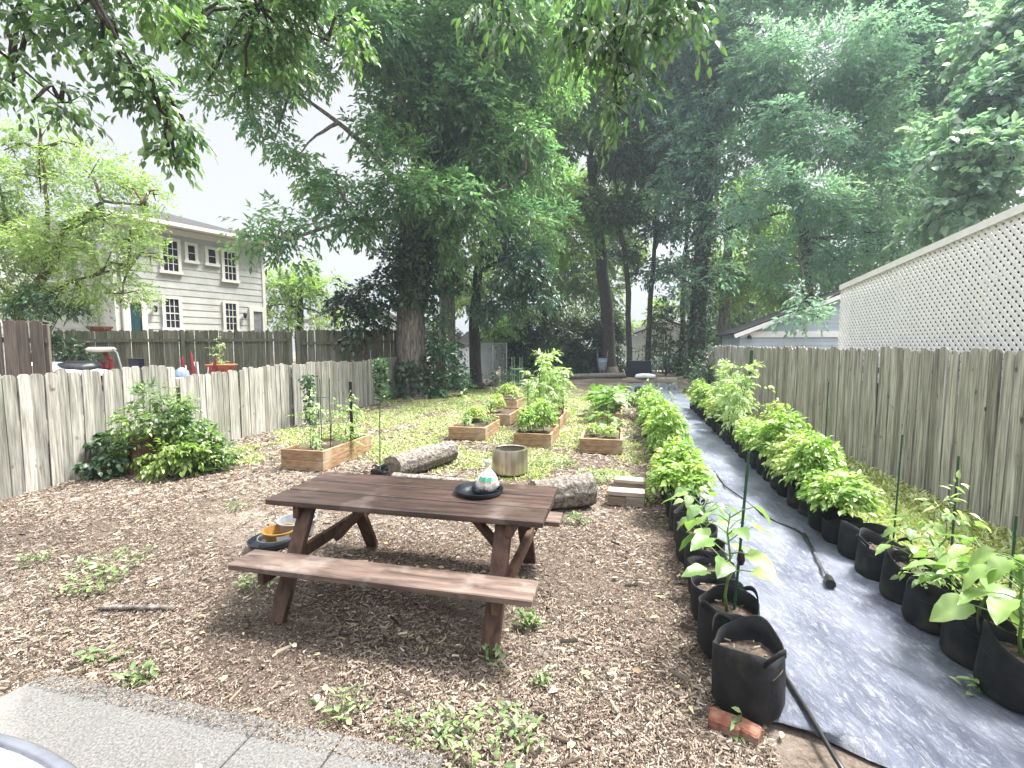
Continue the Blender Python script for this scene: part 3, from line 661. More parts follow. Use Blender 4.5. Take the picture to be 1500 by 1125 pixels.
def squash(name, h, w, n, L=.2, mat=None):
    T = thing(name, 'x', 'plant'); lb = LB(); mb = MB()
    for i in range(n):
        a = R.uniform(0, 6.28); r = w * .5 * math.sqrt(R.random()); q = Vector((math.cos(a) * r, math.sin(a) * r, h * R.uniform(.45, 1) * (1 - .3 * r / w)))
        mb.tube([(q.x * .4, q.y * .4, 0), (q.x * .8, q.y * .8, q.z * .6), q], [.007, .006, .004], 5, caps=False); s = L * R.uniform(.65, 1.15)
        lb.add(np.array([q]) - np.array([[math.cos(a) * s * .4, math.sin(a) * s * .4, 0]]), np.array([[math.cos(a), math.sin(a), R.uniform(-.3, .25)]]), np.array([[0, 0, 1.]]) + NR.normal(size=(1, 3)) * .25, s, s * 1.0, np.array([R.random()]), 'round')
    mb.build('stem', m_stem, T, smooth=True); lb.build('foliage', mat or l_egg, T); return T
ORD = ['nearest', 'second', 'third', 'fourth', 'fifth', 'sixth', 'seventh', 'eighth', 'ninth', 'tenth', 'eleventh', 'twelfth', 'thirteenth', 'fourteenth', 'fifteenth', 'sixteenth', 'seventeenth', 'eighteenth', 'nineteenth', 'twentieth']
def ordn(i):
    if i < 20: return ORD[i]
    t, u = divmod(i + 1, 10); T = {2: 'twenty', 3: 'thirty', 4: 'forty'}[t]
    return {2: 'twentieth', 3: 'thirtieth', 4: 'fortieth'}[t] if u == 0 else T + '-' + ['', 'first', 'second', 'third', 'fourth', 'fifth', 'sixth', 'seventh', 'eighth', 'ninth'][u]
BAGS = []
def grow_bag(seed, sag, h=.29):
    q = random.Random(seed); T = thing('grow_bag', 'x', 'grow bag'); r = .158; p = [q.uniform(0, 6) for _ in range(4)]
    def wob(i, a):
        k = [0, .2, .5, .8, 1, 1, .9][min(i, 6)]
        return 1 + .05 * k * math.sin(2 * a + p[0]) + .035 * k * math.sin(5 * a + p[1]) + .012 * math.sin(9 * a + p[2] + i), sag * max(0, k - .4) * math.sin(2 * a + p[3]) + .02 * sag * 10 * max(0, k - .6) * math.sin(5 * a + p[1])
    m = MB(); m.lathe([(r * .94, 0), (r * 1.02, .03), (r * 1.02, h * .5), (r * 1.0, h * .85), (r * 1.0, h), (r * .96, h), (r * .96, h * .75), (r * .9, h * .6)], 40, wob=wob); m.build('fabric', m_bag, T, smooth=True)
    m = MB(); m.lathe([(r * .99, h * .68), (r * .6, h * .71), (r * .25, h * .74), (.001, h * .73)], 24, wob=lambda i, a: (1, .008 * math.sin(4 * a + i * 2))); o = m.build('soil', m_soil, T, smooth=True)
    lb = LB(); n = 36; a = NR.random(n) * 6.28; rr = r * .86 * np.sqrt(NR.random(n)); pos = np.stack([rr * np.cos(a), rr * np.sin(a), h * .72 + .012 * NR.random(n)], 1)
    lb.add(pos, rdir(n) * np.array([1, 1, .2]), np.array([0, 0, 1.]) + NR.normal(size=(n, 3)) * .3, .015 + .025 * NR.random(n), .006, NR.random(n) * .7, 'chip'); tag(lb.build('mulch', m_chip, T, smooth=False), kind='stuff')
    for sg in (0, 1):
        m = MB(); b = p[0] + sg * math.pi; vs = []
        for k in range(9):
            aa = b + rad(-26 + 6.5 * k); zz = h * .93 - .05 * math.sin(math.pi * k / 8) * (1 if seed % 2 else -1); rr = r * 1.045 + .018 * math.sin(math.pi * k / 8)
            vs += [(rr * math.cos(aa), rr * math.sin(aa), zz - .014), (rr * math.cos(aa), rr * math.sin(aa), zz + .014)]
        m.raw(vs, [(2 * k, 2 * k + 2, 2 * k + 3, 2 * k + 1) for k in range(8)]); o = m.build('handle', m_bag, T, smooth=True); s = o.modifiers.new('s', 'SOLIDIFY'); s.thickness = .004
    return T
bag_kinds = [grow_bag(3, .022), grow_bag(4, .055), grow_bag(7, .04), grow_bag(8, .075), grow_bag(11, .05), grow_bag(12, .03)]
bag_used = set(); plant_used = set()
def put(kinds, i, loc, rz, label, group, scale, used):
    k = kinds[i % len(kinds)]
    sq_ = (R.uniform(.86, 1.12), R.uniform(.86, 1.12), R.uniform(.74, 1.3)) if used is not bag_used and kinds is peps else (1, 1, 1) if used is not bag_used else (R.uniform(.93, 1.07), R.uniform(.93, 1.07), R.uniform(.76, 1.06)); tl_ = (R.uniform(-.07, .07), R.uniform(-.07, .07))
    if k.name not in used:
        used.add(k.name); k.location = loc; k.rotation_euler = (tl_[0], tl_[1], rz); k.scale = tuple(scale * q for q in sq_); k['label'] = label; k['group'] = group; return k
    o = dup(k, loc, rz, label, group, scale); o.rotation_euler = (tl_[0], tl_[1], rz); o.scale = tuple(scale * q for q in sq_); return o
peps = [pepper('pepper_plant', .52, .44, 300, .056), pepper('pepper_plant', .44, .42, 260, .06), pepper('pepper_plant', .58, .44, 300, .062), pepper('pepper_plant', .48, .43, 280, .052, l_pep2), pepper('pepper_plant', .4, .36, 170, .055, l_pep2), pepper('pepper_plant', .8, .38, 210, .06), pepper('pepper_plant', .7, .34, 150, .06, l_pep2)]
eggs = [eggplant('eggplant_plant', .62, .42, 17, .15), eggplant('eggplant_plant', .5, .5, 15, .2), eggplant('eggplant_plant', .4, .36, 12, .14, fruit=False), eggplant('eggplant_plant', .55, .55, 20, .2)]
toms = [tomato('tomato_plant', 1.15, .34, 26, L=.075), tomato('tomato_plant', .95, .32, 22, L=.07), tomato('tomato_plant', .6, .36, 17, L=.06)]
POSTS = []
def stake(label, loc, h, r=.008, mat=None, lean=(0, 0), name='plant_stake'):
    m = MB(); pts = [(0, 0, 0), (lean[0] * .5, lean[1] * .5, h * .5), (lean[0], lean[1], h)]; m.tube(pts, r, 8)
    k = 1
    while k * .09 < h - .05:      # the knobbly rings of a coated stake
        f = k * .09 / h; m.tube([(lean[0] * f, lean[1] * f, k * .09 - .004), (lean[0] * f, lean[1] * f, k * .09 + .004)], r * 1.25, 8); k += 1
    o = m.build(name, mat or m_green, smooth=False); o.location = loc; return tag(o, label, 'stake')
def rows():
    s = 0.0; i = 0
    sp = lambda i: .315 if i > 5 else [.4, .3, .3, .3, .3, .32][i]
    while s < LLEN:
        p = rowpt(LROW, s) + Vector((R.uniform(-.02, .02), R.uniform(-.02, .02), 0)); p.z = .02
        far = i >= 30
        put(bag_kinds, 1 if i == 0 else R.randrange(6), p, R.uniform(0, 6) if i else .6, 'black grow bag, %s from the near end of the left row' % ordn(i) if i else 'nearest black grow bag of the left row, empty and beside the bricks', 'black grow bags in two rows along the path', 1.02 if i == 0 else R.uniform(.9, .98), bag_used)
        q = p + Vector((0, 0, .2)); lab = 'in the %s grow bag of the left row' % ordn(i); g = 'garden plants in the left row of grow bags'
        if i == 1: put(eggs, 0, q, 1.0, 'staked eggplant with broad drooping leaves ' + lab, g, 1.12, plant_used)
        elif i == 4: put(eggs, 2, q, 2.0, 'small pale leaved eggplant ' + lab, g, 1.15, plant_used)
        elif i in (6,): put(eggs, 2, q, .3, 'young broad leaved plant ' + lab, g, .9, plant_used)
        elif 7 < i < 31 and i not in (13,):
            if i in (14, 16, 18): put(eggs, 0 if i % 4 else 3, q, i, 'dark green broad leaved plant ' + lab, g, .95, plant_used)
            elif i in (15, 20, 24): put(toms, 2, q, i, 'feathery tall plant ' + lab, g, 1.0, plant_used)
            else: put(peps, i, q, i * 1.7, '%s pepper plant %s' % ('lush light green' if i < 14 else 'yellow green', lab), g, R.uniform(1.0, 1.25) if i < 13 else R.uniform(.75, 1.1), plant_used)
        s += sp(i); i += 1
    s = 0.0; i = 0
    while s < RLEN:
        p = rowpt(RROW, s) + Vector((R.uniform(-.02, .02), R.uniform(-.02, .02), 0)); p.z = .02
        put(bag_kinds, R.randrange(6), p, R.uniform(0, 6), 'black grow bag, %s from the near end of the right row' % ordn(i) if i else 'nearest black grow bag of the right row, cut by the picture edge', 'black grow bags in two rows along the path', R.uniform(.92, 1.0), bag_used)
        q = p + Vector((0, 0, .2)); lab = 'in the %s grow bag of the right row' % ordn(i); g = 'garden plants in the right row of grow bags'
        if i == 0: put(eggs, 3, q, .4, 'large eggplant with big drooping leaves at the right edge', g, 1.0, plant_used)
        elif i == 1: put(eggs, 1, q, 2.2, 'broad leaved eggplant ' + lab, g, 1.0, plant_used)
        elif i == 3: put(eggs, 2, q, 1.0, 'slender young plant on a stake ' + lab, g, .9, plant_used)
        elif i == 2: put(toms, 2, q, 1.0, 'yellow green feathery plant ' + lab, g, .9, plant_used)
        elif i in (4, 5): pass
        elif i in (18, 19, 20, 21, 22): put(toms, i % 2, q, i, 'tall pale tomato plant ' + lab, g, 1.12, plant_used)
        elif i in (24, 27): pass
        elif i < 40: put(peps, i + 1, q, i * 2.1, '%s pepper plant %s' % ('dense bright green' if i < 13 else 'yellow green' if i < 20 else 'small pale', lab), g, (R.uniform(.95, 1.2) if i < 13 else R.uniform(.7, 1.05)), plant_used)
        s += .325; i += 1
rows()
st = lambda row, s, dz=0: rowpt(row, s) + Vector((0, 0, .02))
stake('thin dark green stake rising from the second grow bag of the left row', rowpt(LROW, .42) + Vector((.04, .02, .2)), .95, lean=(.06, .02))
p = G(1093, 640); stake('thick dark green post among the tall tomatoes of the right row', (p.x, p.y, 0), 1.66, .03, name='garden_post', lean=(.04, 0))
for lab, px, py, top, ln in (('slim green stake against the right fence middle', 1206, 700, 560, (0, 0)), ('leaning green stake in front of the right fence', 1308, 800, 640, (.1, .1)), ('green stake standing by the slender young plant', 1388, 880, 668, (0, 0)), ('short green stake by the big eggplant at the right edge', 1475, 915, 755, (0, 0)),
                     ('thin stake at the far end of the left row', 960, 600, 548, (0, 0)), ('thin stake beside the far dark grow bags', 1016, 600, 560, (0, 0)), ('pale green stake halfway down the right row', 1135, 700, 625, (0, 0))):
    p = G(px, py); hh = P(px, top, p.y).z; stake(lab, (p.x, p.y, 0), max(hh, .4), .007, lean=ln)
# ------------------------------------------------------------------ raised beds
def bed(label, px, py, w, l, h=.24, org=None, boards=2):
    o = Vector(org) if org else G(px, py); T = thing('raised_bed', label, 'raised bed', (o.x, o.y, 0), YAW - .01, 'wooden raised beds behind the table'); th = .038
    def side(c, s, nm='side_board'):
        m = MB(); hb = h / boards
        for k in range(boards): m.box((c[0], c[1], hb * (k + .5)), (s[0], s[1], hb - .004), t=R.random())
        m.build(nm, m_bed, T, bevel=.004)
    side((w / 2, th / 2), (w, th), 'end_board'); side((w / 2, l - th / 2), (w, th), 'end_board')
    side((th / 2, l / 2), (th, l - 2 * th - .004)); side((w - th / 2, l / 2), (th, l - 2 * th - .004))
    m = MB(); n = 10; vs = [(th + (w - 2 * th) * i / n, th + (l - 2 * th) * j / n, h * .78 + R.uniform(-.012, .012)) for j in range(n + 1) for i in range(n + 1)]
    m.raw(vs, [(j * (n + 1) + i, j * (n + 1) + i + 1, (j + 1) * (n + 1) + i + 1, (j + 1) * (n + 1) + i) for j in range(n) for i in range(n)]); m.build('soil', m_soil, T, smooth=True)
    c, s = math.cos(YAW - .01), math.sin(YAW - .01)
    return lambda a, b, z=None: Vector((o.x + a * w * c - b * l * s, o.y + a * w * s + b * l * c, h * .75 if z is None else z))
B1 = bed('raised bed with wire cage and black post, nearest the left fence', 412, 687, .68, 1.3, .29)
B2 = bed('raised bed of small plants left of the middle, in the front row', 657, 643, .72, 1.1)
B3 = bed('raised bed directly behind the left middle front bed', 703, 622, .68, 1.35)
B4 = bed('farthest raised bed with a bushy yellow green plant', 722, 599, .68, 1.3)
B5 = bed('central raised bed with dense herbs in front of the tall tomatoes', 752, 654, .66, 1.05)
B6 = bed('raised bed behind the central one holding tall staked tomatoes', 775, 628, .66, 1.8)
B7 = bed('raised bed nearest the left bag row, with squash seedlings', 849, 663, .68, 1.2)
B8 = bed('raised bed full of squash behind the right front bed', 866, 620, .68, 2.2)
def cage(label, loc, h, r, mat, n=4):
    T = thing('plant_cage', label, 'plant cage', loc)
    for k in range(n):
        a = k * 2 * math.pi / n + .5; m = MB(); m.tube([(r * .9 * math.cos(a), r * .9 * math.sin(a), 0), (r * math.cos(a), r * math.sin(a), h)], .006, 6); m.build('upright', mat, T)
    for z in (.38, .72):
        m = MB(); pts = [(r * math.cos(i * math.pi / 12), r * math.sin(i * math.pi / 12), h * z) for i in range(25)]; m.tube(pts, .005, 5, caps=False); m.build('ring', mat, T)
cage('dark green wire plant cage in the bed nearest the left fence', B1(.55, .3), 1.05, .15, m_green)
cage('pale green wire plant cage in the farthest raised bed', B4(.75, .6), 1.25, .17, m_palegr)
def copyplant(kinds, i, loc, rz, label, group, sc): return put(kinds, i, loc, rz, label, group, sc, plant_used)
m = MB(); m.box((0, 0, .5), (.045, .025, 1.0)); o = m.build('garden_post', m_black, bevel=.003); o.location = B1(.93, .62, .2); tag(o, 'flat black post standing in the bed nearest the left fence', 'post')
gb = 'vegetables in the raised beds'
copyplant(toms, 2, B1(.5, .25), 1, 'young plant inside the dark green wire cage', gb, 1.1); copyplant(toms, 2, B1(.85, .55), 2, 'loose leafy plant around the flat black post', gb, 1.0)
copyplant(toms, 2, B1(.15, .8), 3, 'leafy plant at the back left of the caged bed', gb, .8)
copyplant(toms, 2, B1(.7, .88), 4.4, 'leafy plant at the far end of the caged bed', gb, .95)
copyplant(toms, 2, B2(.3, .4), 1, 'upright yellow green plant on the left of the second bed', gb, .95); copyplant(toms, 2, B2(.75, .7), 2, 'feathery plant on the right of the second bed', gb, .85); copyplant(peps, 3, B2(.3, .85), .4, 'bushy plant at the back of the second bed', gb, .9)
copyplant(peps, 3, B3(.3, .5), 2, 'low pale plant in the bed behind the second one', gb, .8)
copyplant(peps, 3, B4(.5, .35), 0, 'round bushy yellow green plant in the farthest bed', gb, 1.5)
copyplant(peps, 1, B5(.35, .3), 2, 'dense dark herb at the front of the central bed', gb, .95); copyplant(peps, 2, B5(.68, .45), 4, 'dense leafy herb on the right of the central bed', gb, .95)
copyplant(toms, 1, B5(.35, .85), 3, 'tall tomato at the back of the central bed', gb, 1.05)
for k, (a, b, sc) in enumerate(((.2, .1, 1.2), (.7, .12, 1.15), (.45, .4, 1.3), (.85, .45, 1.2), (.3, .7, 1.3), (.8, .85, 1.15))):
    copyplant(toms, k % 2, B6(a, b), k * 1.3, 'staked tomato plant, %s from the front of the tomato bed' % (ORD[k] if k else 'first'), gb, sc)
    if k % 2 == 0 or k == 3: stake('dark stake holding the %s tomato plant of the tomato bed' % (ORD[k] if k else 'first'), B6(a, b) + Vector((.05, -.03, 0)), 1.1 if k < 4 else 1.35, .008, m_green)
stake('slim stake in front of the herbs in the central bed', B5(.2, .6), .95, .008, m_green); stake('pale stake beside the pale green wire cage', B4(.2, .2), .95, .009, m_palegr)
sq = [squash('squash_plant', .42, .7, 26, .17), squash('squash_plant', .5, .9, 38, .2)]
copyplant(peps, 4, B7(.3, .45), 1, 'seedling on the left of the right front bed', gb, .6); copyplant(peps, 4, B7(.7, .35), 2, 'seedling on the right of the right front bed', gb, .65)
copyplant(sq, 0, B7(.6, .85), 0, 'squash plant with round leaves at the back of the right front bed', gb, .95)
copyplant(sq, 1, B8(.5, .15), 2, 'large leaved squash nearest in the squash bed', gb, 1.0); copyplant(sq, 1, B8(.45, .5), 4, 'large leaved squash in the middle of the squash bed', gb, 1.15); copyplant(sq, 1, B8(.5, .85), 5, 'large leaved squash at the far end of the squash bed', gb, 1.2)
copyplant(sq, 0, B8(1.25, .75), 3, 'spreading squash spilling towards the left bag row', gb, 1.0)
# sapling behind the table
def sapling():
    c = P(557, 700, 5.9); c.z = 0; m = bag_kinds[1]
    dup(m, (c.x, c.y, 0), 1, 'black grow bag with a staked sapling just behind the table', None, .72)
    T = thing('sapling', 'slender staked sapling with a narrow leafy top behind the table', 'sapling', (c.x, c.y, .2)); mb = MB(); mb.tube([(0, 0, 0), (.01, 0, .6), (.03, 0, 1.3)], [.009, .008, .005], 6); mb.build('stem', m_stem, T)
    lb = LB(); n = 150; f = NR.random(n); a = NR.random(n) * 6.28; C = np.stack([.03 + .05 * np.cos(a) * (1 - .6 * f), .05 * np.sin(a) * (1 - .6 * f), .85 + .52 * f], 1)
    sprays(lb, C, np.stack([np.cos(a), np.sin(a), .8 + 0 * a], 1), 4, .05, .045, .022, 'leaf', .2); lb.build('foliage', l_bushd, T)
sapling()
# ------------------------------------------------------------------ hose and tube
def hose():
    pts = [G(x, y, .035) for x, y in ((1046, 690), (1062, 712), (1085, 728), (1115, 752), (1140, 766), (1165, 775), (1178, 783))]
    T = thing('garden_hose', 'thin black hose ending in a grey watering wand on the path', 'hose', pts[0])
    m = MB(); m.tube(pts, .008, 8); m.build('tube', m_hose, T, pts[0], smooth=True)
    a, b = G(1178, 783, .04), G(1212, 843, .05); m = MB(); m.tube([a, a.lerp(b, .12)], .018, 10); m.tube([a.lerp(b, .12), a.lerp(b, .5)], .014, 10); m.build('handle', m_hose, T, pts[0])
    m = MB(); m.tube([a.lerp(b, .5), b], .011, 10); m.build('shaft', m_grem, T, pts[0])
    c = G(1217, 856, .05); m = MB(); m.tube([b, b.lerp(c, .4), c], [.015, .03, .033], 14); m.build('spray_head', m_hose, T, pts[0])
    pts = [G(x, y, .04) for x, y in ((1255, 1160), (1222, 1108), (1185, 1045), (1150, 990), (1122, 935), (1098, 890), (1075, 845), (1062, 812))]
    m = MB(); m.tube(pts, .011, 8); o = m.build('irrigation_tube', m_hose, None, pts[0], smooth=True); o.location = pts[0]; tag(o, 'long black tube lying along the left bags across the path', 'tube')
hose()
# ------------------------------------------------------------------ stump, shrubs, weeds
def shrub(name, label, base, blobs, mat, L, W, dens, tl=.2, k=7, stem=None, cat='shrub', tpl='leaf', r=.02, droop=.25, sub=(7, .52)):
    base = Vector(base); T = thing(name, label, cat, base); mb = MB()
    for c, rr in blobs: limb(mb, [base + Vector((R.uniform(-.06, .06), R.uniform(-.06, .06), 0)), base.lerp(Vector(c), .5) + Vector((0, 0, .05)), c], r, r * .3, 6, 3)
    mb.build('branches', stem or m_twig, T, base, smooth=True)
    crown('foliage', T, blobs, mat, L, W, dens, base, tl, k, droop, sub=sub, tpl=tpl); return T
s0 = G(212, 690); s0.z = 0
def stump():
    T = thing('tree_stump', 'reddish brown tree stump hidden under the bright green bush', 'stump', s0)
    m = MB(); m.lathe([(.21, -.02), (.17, .12), (.15, .35), (.15, .5), (.1, .52), (0, .52)], 22, wob=lambda i, a: (1 + .12 * math.sin(3 * a + i * .3) + .08 * math.sin(7 * a), 0)); m.build('bark', M('red bark', (.08, .04, .025), (.23, .13, .085), .95, 4, (5, 5, .8), bump=1, bdist=.03), T, smooth=True)
stump()
D0 = s0.y
shrub('bush', 'bright yellow green bush sprouting over the old stump', s0 + Vector((0, .1, .2)), [(P(215, 660, D0), .36), (P(250, 645, D0 - .1), .42), (P(280, 665, D0), .36), (P(225, 615, D0), .34), (P(220, 592, D0), .22), (P(290, 640, D0 + .1), .3), (P(190, 640, D0 + .1), .28), (P(265, 685, D0 - .15), .25), (P(250, 610, D0), .3)], l_bush, .075, .036, 900, .16)
q0 = G(130, 700); q0.z = 0
shrub('bush', 'low dark green bush left of the stump against the pale fence', q0, [(P(125, 672, q0.y), .24), (P(150, 660, q0.y), .25), (P(135, 640, q0.y + .1), .12), (P(160, 690, q0.y), .22), (P(110, 690, q0.y), .16)], l_bushd, .07, .048, 600, .13)
def weed(label, px, py, w, n, L=.05, mat=None, tpl='leaf', h=.1, name='weed'):
    c = G(px, py); c.z = -.015; T = thing(name, label, 'weed', c); lb = LB(); a = NR.random(n) * 6.28; r = w * .5 * np.sqrt(NR.random(n))
    pos = np.stack([r * np.cos(a), r * np.sin(a) * .7, .02 + h * NR.random(n) * (1 - r / w)], 1); e = NR.random(n) * 6.28
    lb.add(pos, np.stack([np.cos(e), np.sin(e), .3 + .4 * NR.normal(size=n)], 1), np.array([0, 0, 1.]) + NR.normal(size=(n, 3)) * .35, L * (.6 + .8 * NR.random(n)), L * (.3 + .25 * NR.random(n)), NR.random(n), tpl)
    lb.build('foliage', mat or l_weed, T)
    mb = MB()
    for i in range(min(n, 24)): mb.tube([(pos[i][0] * .5, pos[i][1] * .5, 0), tuple(pos[i])], .0018, 4, caps=False)
    mb.build('stem', m_stem, T)
for a in (('leafy weed growing at the patio edge near its corner', 205, 1003, .2, 26, .06), ('large weed patch at the bottom beside the patio end', 720, 1085, .5, 130, .045), ('weed patch with pale leaves left of the large bottom one', 625, 1070, .36, 70, .04), ('small weed tuft beside the patio joint', 500, 1045, .25, 30, .045),
          ('broad weed patch on the mulch at far left', 130, 858, .5, 70, .06), ('low weed patch behind the broad left one', 165, 825, .55, 60, .05), ('small weed at the left edge by the pale fence', 55, 825, .3, 28, .05), ('grassy weed tuft right of the picnic bench leg', 775, 915, .14, 40, .06),
          ('flat grey green weed at the foot of the bench leg', 722, 968, .16, 14, .055), ('tiny weed sprig right of the bench leg', 795, 1000, .08, 16, .04), ('weed under the left end of the near bench', 375, 860, .3, 40, .045), ('weed tuft behind the left end of the table', 345, 745, .25, 24, .05),
          ('weed growing behind the thick dark log end', 845, 765, .3, 45, .05), ('sprawling weed on the patio left of the leafy weed', 145, 968, .22, 14, .07), ('small light leaved weed in front of the terracotta bricks', 1085, 1075, .1, 12, .06), ('weed between the right bags near the path edge', 1425, 1015, .12, 12, .06),
          ('grassy weed patch in front of the right front bed', 880, 700, .7, 160, .05), ('yellow green weed patch beside the fire pit', 815, 680, .7, 170, .05), ('yellow green weed patch at the corner of the caged bed', 580, 690, .6, 110, .05)):
    weed(*a)
# vine on the fence post
vp = P(447, 560, 10.35)
T = thing('climbing_vine', 'green vine climbing the picket fence post behind the caged bed', 'vine', (vp.x + .12, vp.y - .08, 0))
ivy_on(T, None, (0, 0, .05), (0, 0, 1.15), .04, 420, l_bushd, .075, .16, 'foliage'); m = MB(); m.tube([(0, 0, 0), (.02, 0, .5), (-.02, 0, 1.15)], .012, 6); m.build('stem', m_twig, T)
# ------------------------------------------------------------------ buildings
def xf(O, u):   # local frame: x along the wall, y into the building
    return math.atan2(u.y, u.x)
def window(T, x0, x1, z0, z1, y=-.03, frame=.11, cols=3, rows=4, fm=None, sill=True):
    fm = fm or m_cream; m = MB(); w = x1 - x0; h = z1 - z0; t = .05
    m.box(((x0 + x1) / 2, y - t / 2, z1 - frame / 2), (w, t, frame)); m.box(((x0 + x1) / 2, y - t / 2 - .01, z0 + frame / 2), (w + (.08 if sill else 0), t + .02, frame))
    m.box((x0 + frame / 2, y - t / 2, (z0 + z1) / 2), (frame, t, h - 2 * frame - .002)); m.box((x1 - frame / 2, y - t / 2, (z0 + z1) / 2), (frame, t, h - 2 * frame - .002))
    iw, ih = w - 2 * frame, h - 2 * frame; mt = .022
    for c in range(1, cols): m.box((x0 + frame + iw * c / cols, y - .018, (z0 + z1) / 2), (mt, .016, ih - .004))
    for r in range(1, rows): m.box(((x0 + x1) / 2, y - .0205, z0 + frame + ih * r / rows), (iw - .004, .016, mt * (2 if rows == 4 and r == 2 else 1)))
    o = m.build('window', fm, T); m = MB(); m.box(((x0 + x1) / 2, y - .004, (z0 + z1) / 2), (iw, .006, ih)); m.build('pane', m_glass, o); return o
def siding(m, x0, x1, y, z0, z1, course=.2, t=.018, holes=()):
    z = z0
    while z < z1 - .01:
        e = min(z + course, z1); m.raw([(x0, y - t, z), (x1, y - t, z), (x1, y - .003, e), (x0, y - .003, e), (x0, y, z), (x1, y, z)], [(0, 1, 2, 3), (4, 5, 1, 0)], R.random()); z += course
def house():
    A = P(165, 400, 17.45); B = P(387, 400, 22.25); A.z = B.z = NZ; u = (B - A).normalized(); LW = (B - A).length; rz = math.atan2(u.y, u.x)
    T = thing('house', 'two storey grey sided house with cream window frames beyond the left fences', 'house', A, rz)
    n = Vector((u.y, -u.x, 0))
    def loc(px, py):
        r = ray(px, py); o = Vector((0, 0, H)); k = (A - o).dot(n) / r.dot(n); p = o + r * k; return (p - A).dot(u), p.z - NZ
    ze = loc(300, 343)[1]; dep = 8
    m = MB(); m.box((LW / 2, dep / 2, ze / 2), (LW, dep, ze), t=.5); siding(m, 0, LW, 0, 0, ze - .05, .27); m.build('wall', m_siding, T)
    m = MB(); m.box((-2.5, dep / 2 + 1.6, ze / 2 - .35), (4.99, dep - 1.6, ze - .7), t=.6); siding(m, -5, -.02, .8 + 1.6 - .8, 0, ze - .75, .27); m.build('side_wing', m_siding, T)
    for xx in (.06, LW - .06):
        m = MB(); m.box((xx, -.022, ze / 2), (.13, .04, ze)); m.build('corner_board', m_cream, T)
    m = MB(); m.box((LW / 2, -.03, ze - .14), (LW - .27, .06, .22)); m.box((LW / 2, -.22, ze + .012), (LW + .5, .5, .03)); m.box((LW / 2, -.48, ze + .07), (LW + .5, .03, .14)); m.build('eave', m_cream, T)
    m = MB(); a = .45; vs = [(-a, -a - .03, ze + .145), (LW + a, -a - .03, ze + .145), (LW + a, dep + a, ze + .145), (-a, dep + a, ze + .145), (LW * .4, dep / 2, ze + 1.5), (LW * .6, dep / 2, ze + 1.5)]
    m.raw(vs, [(0, 1, 5, 4), (1, 2, 5), (2, 3, 4, 5), (3, 0, 4), (3, 2, 1, 0)]); m.build('roof', m_shingle, T)
    m = MB(); vs = [(-5.3, 1.3, ze - .69), (-.02, 1.3, ze - .69), (-.02, dep, ze - .69), (-5.3, dep, ze - .69), (-5.3, dep / 2 + .8, ze + .5), (-.02, dep / 2 + .8, ze + .5)]
    m.raw(vs, [(0, 1, 5, 4), (2, 3, 4, 5), (3, 0, 4), (1, 2, 5), (3, 2, 1, 0)]); m.build('wing_roof', m_shingle, T)
    m = MB(); m.tube([(LW * .04, -.09, ze - .1), (LW * .04, -.09, .1)], .045, 8); m.tube([(LW * .04, -.09, ze - .1), (LW * .04, -.42, ze + .0)], .045, 8); m.build('downpipe', m_cream, T)
    def win(x0, y0, x1, y1, **k):
        xm, ym = (x0 + x1) / 2, (y0 + y1) / 2; window(T, loc(x0, ym)[0], loc(x1, ym)[0], loc(xm, y1)[1], loc(xm, y0)[1], **k)
    win(233, 349, 264, 401); win(270, 356, 289, 386, cols=1, rows=2); win(300, 362, 319, 390, cols=1, rows=2); win(324, 366, 348, 414); win(237, 434, 266, 484); win(326, 441, 349, 487)
    window(T, -3.9, -2.9, 1.2, 2.6, y=1.585)
    for (x0, y0, x1, nm) in ((180, 437, 213, 'arched'), (364, 451, 388, 'plain')):
        a, z1 = loc(x0, y0); b = loc(x1, y0)[0]; z1 = loc((x0 + x1) / 2, y0)[1]
        m = MB(); f = .17; m.box(((a + b) / 2, -.05, z1 - f / 2), (b - a, .07, f)); m.box((a + f / 2, -.05, (z1 - f) / 2 + .1), (f, .07, z1 - f - .2)); m.box((b - f / 2, -.05, (z1 - f) / 2 + .1), (f, .07, z1 - f - .2)); o = m.build('door_frame', m_cream, T)
        m = MB(); m.box(((a + b) / 2, -.03, (z1 - f) / 2 + .1), (b - a - 2 * f - .004, .03, z1 - f - .2)); d = m.build('door', plain('door paint', (.02, .05, .06), .4) if nm == 'arched' else m_grey, T)
        m = MB(); m.lathe([(0, 0), (.03, .0), (.03, .03), (0, .03)], 10, (a + f + .06, -.07, 1.05)); m.build('handle', m_black, d)
    for px, py in ((226, 453), (357, 463)):
        x, z = loc(px, py); m = MB(); m.lathe([(.02, .16), (.06, .12), (.07, .1), (.055, -.08), (.02, -.12), (0, -.12)], 10, (x, -.12, z)); m.box((x, -.05, z + .05), (.03, .1, .03)); m.build('wall_lamp', m_black, T)
house()
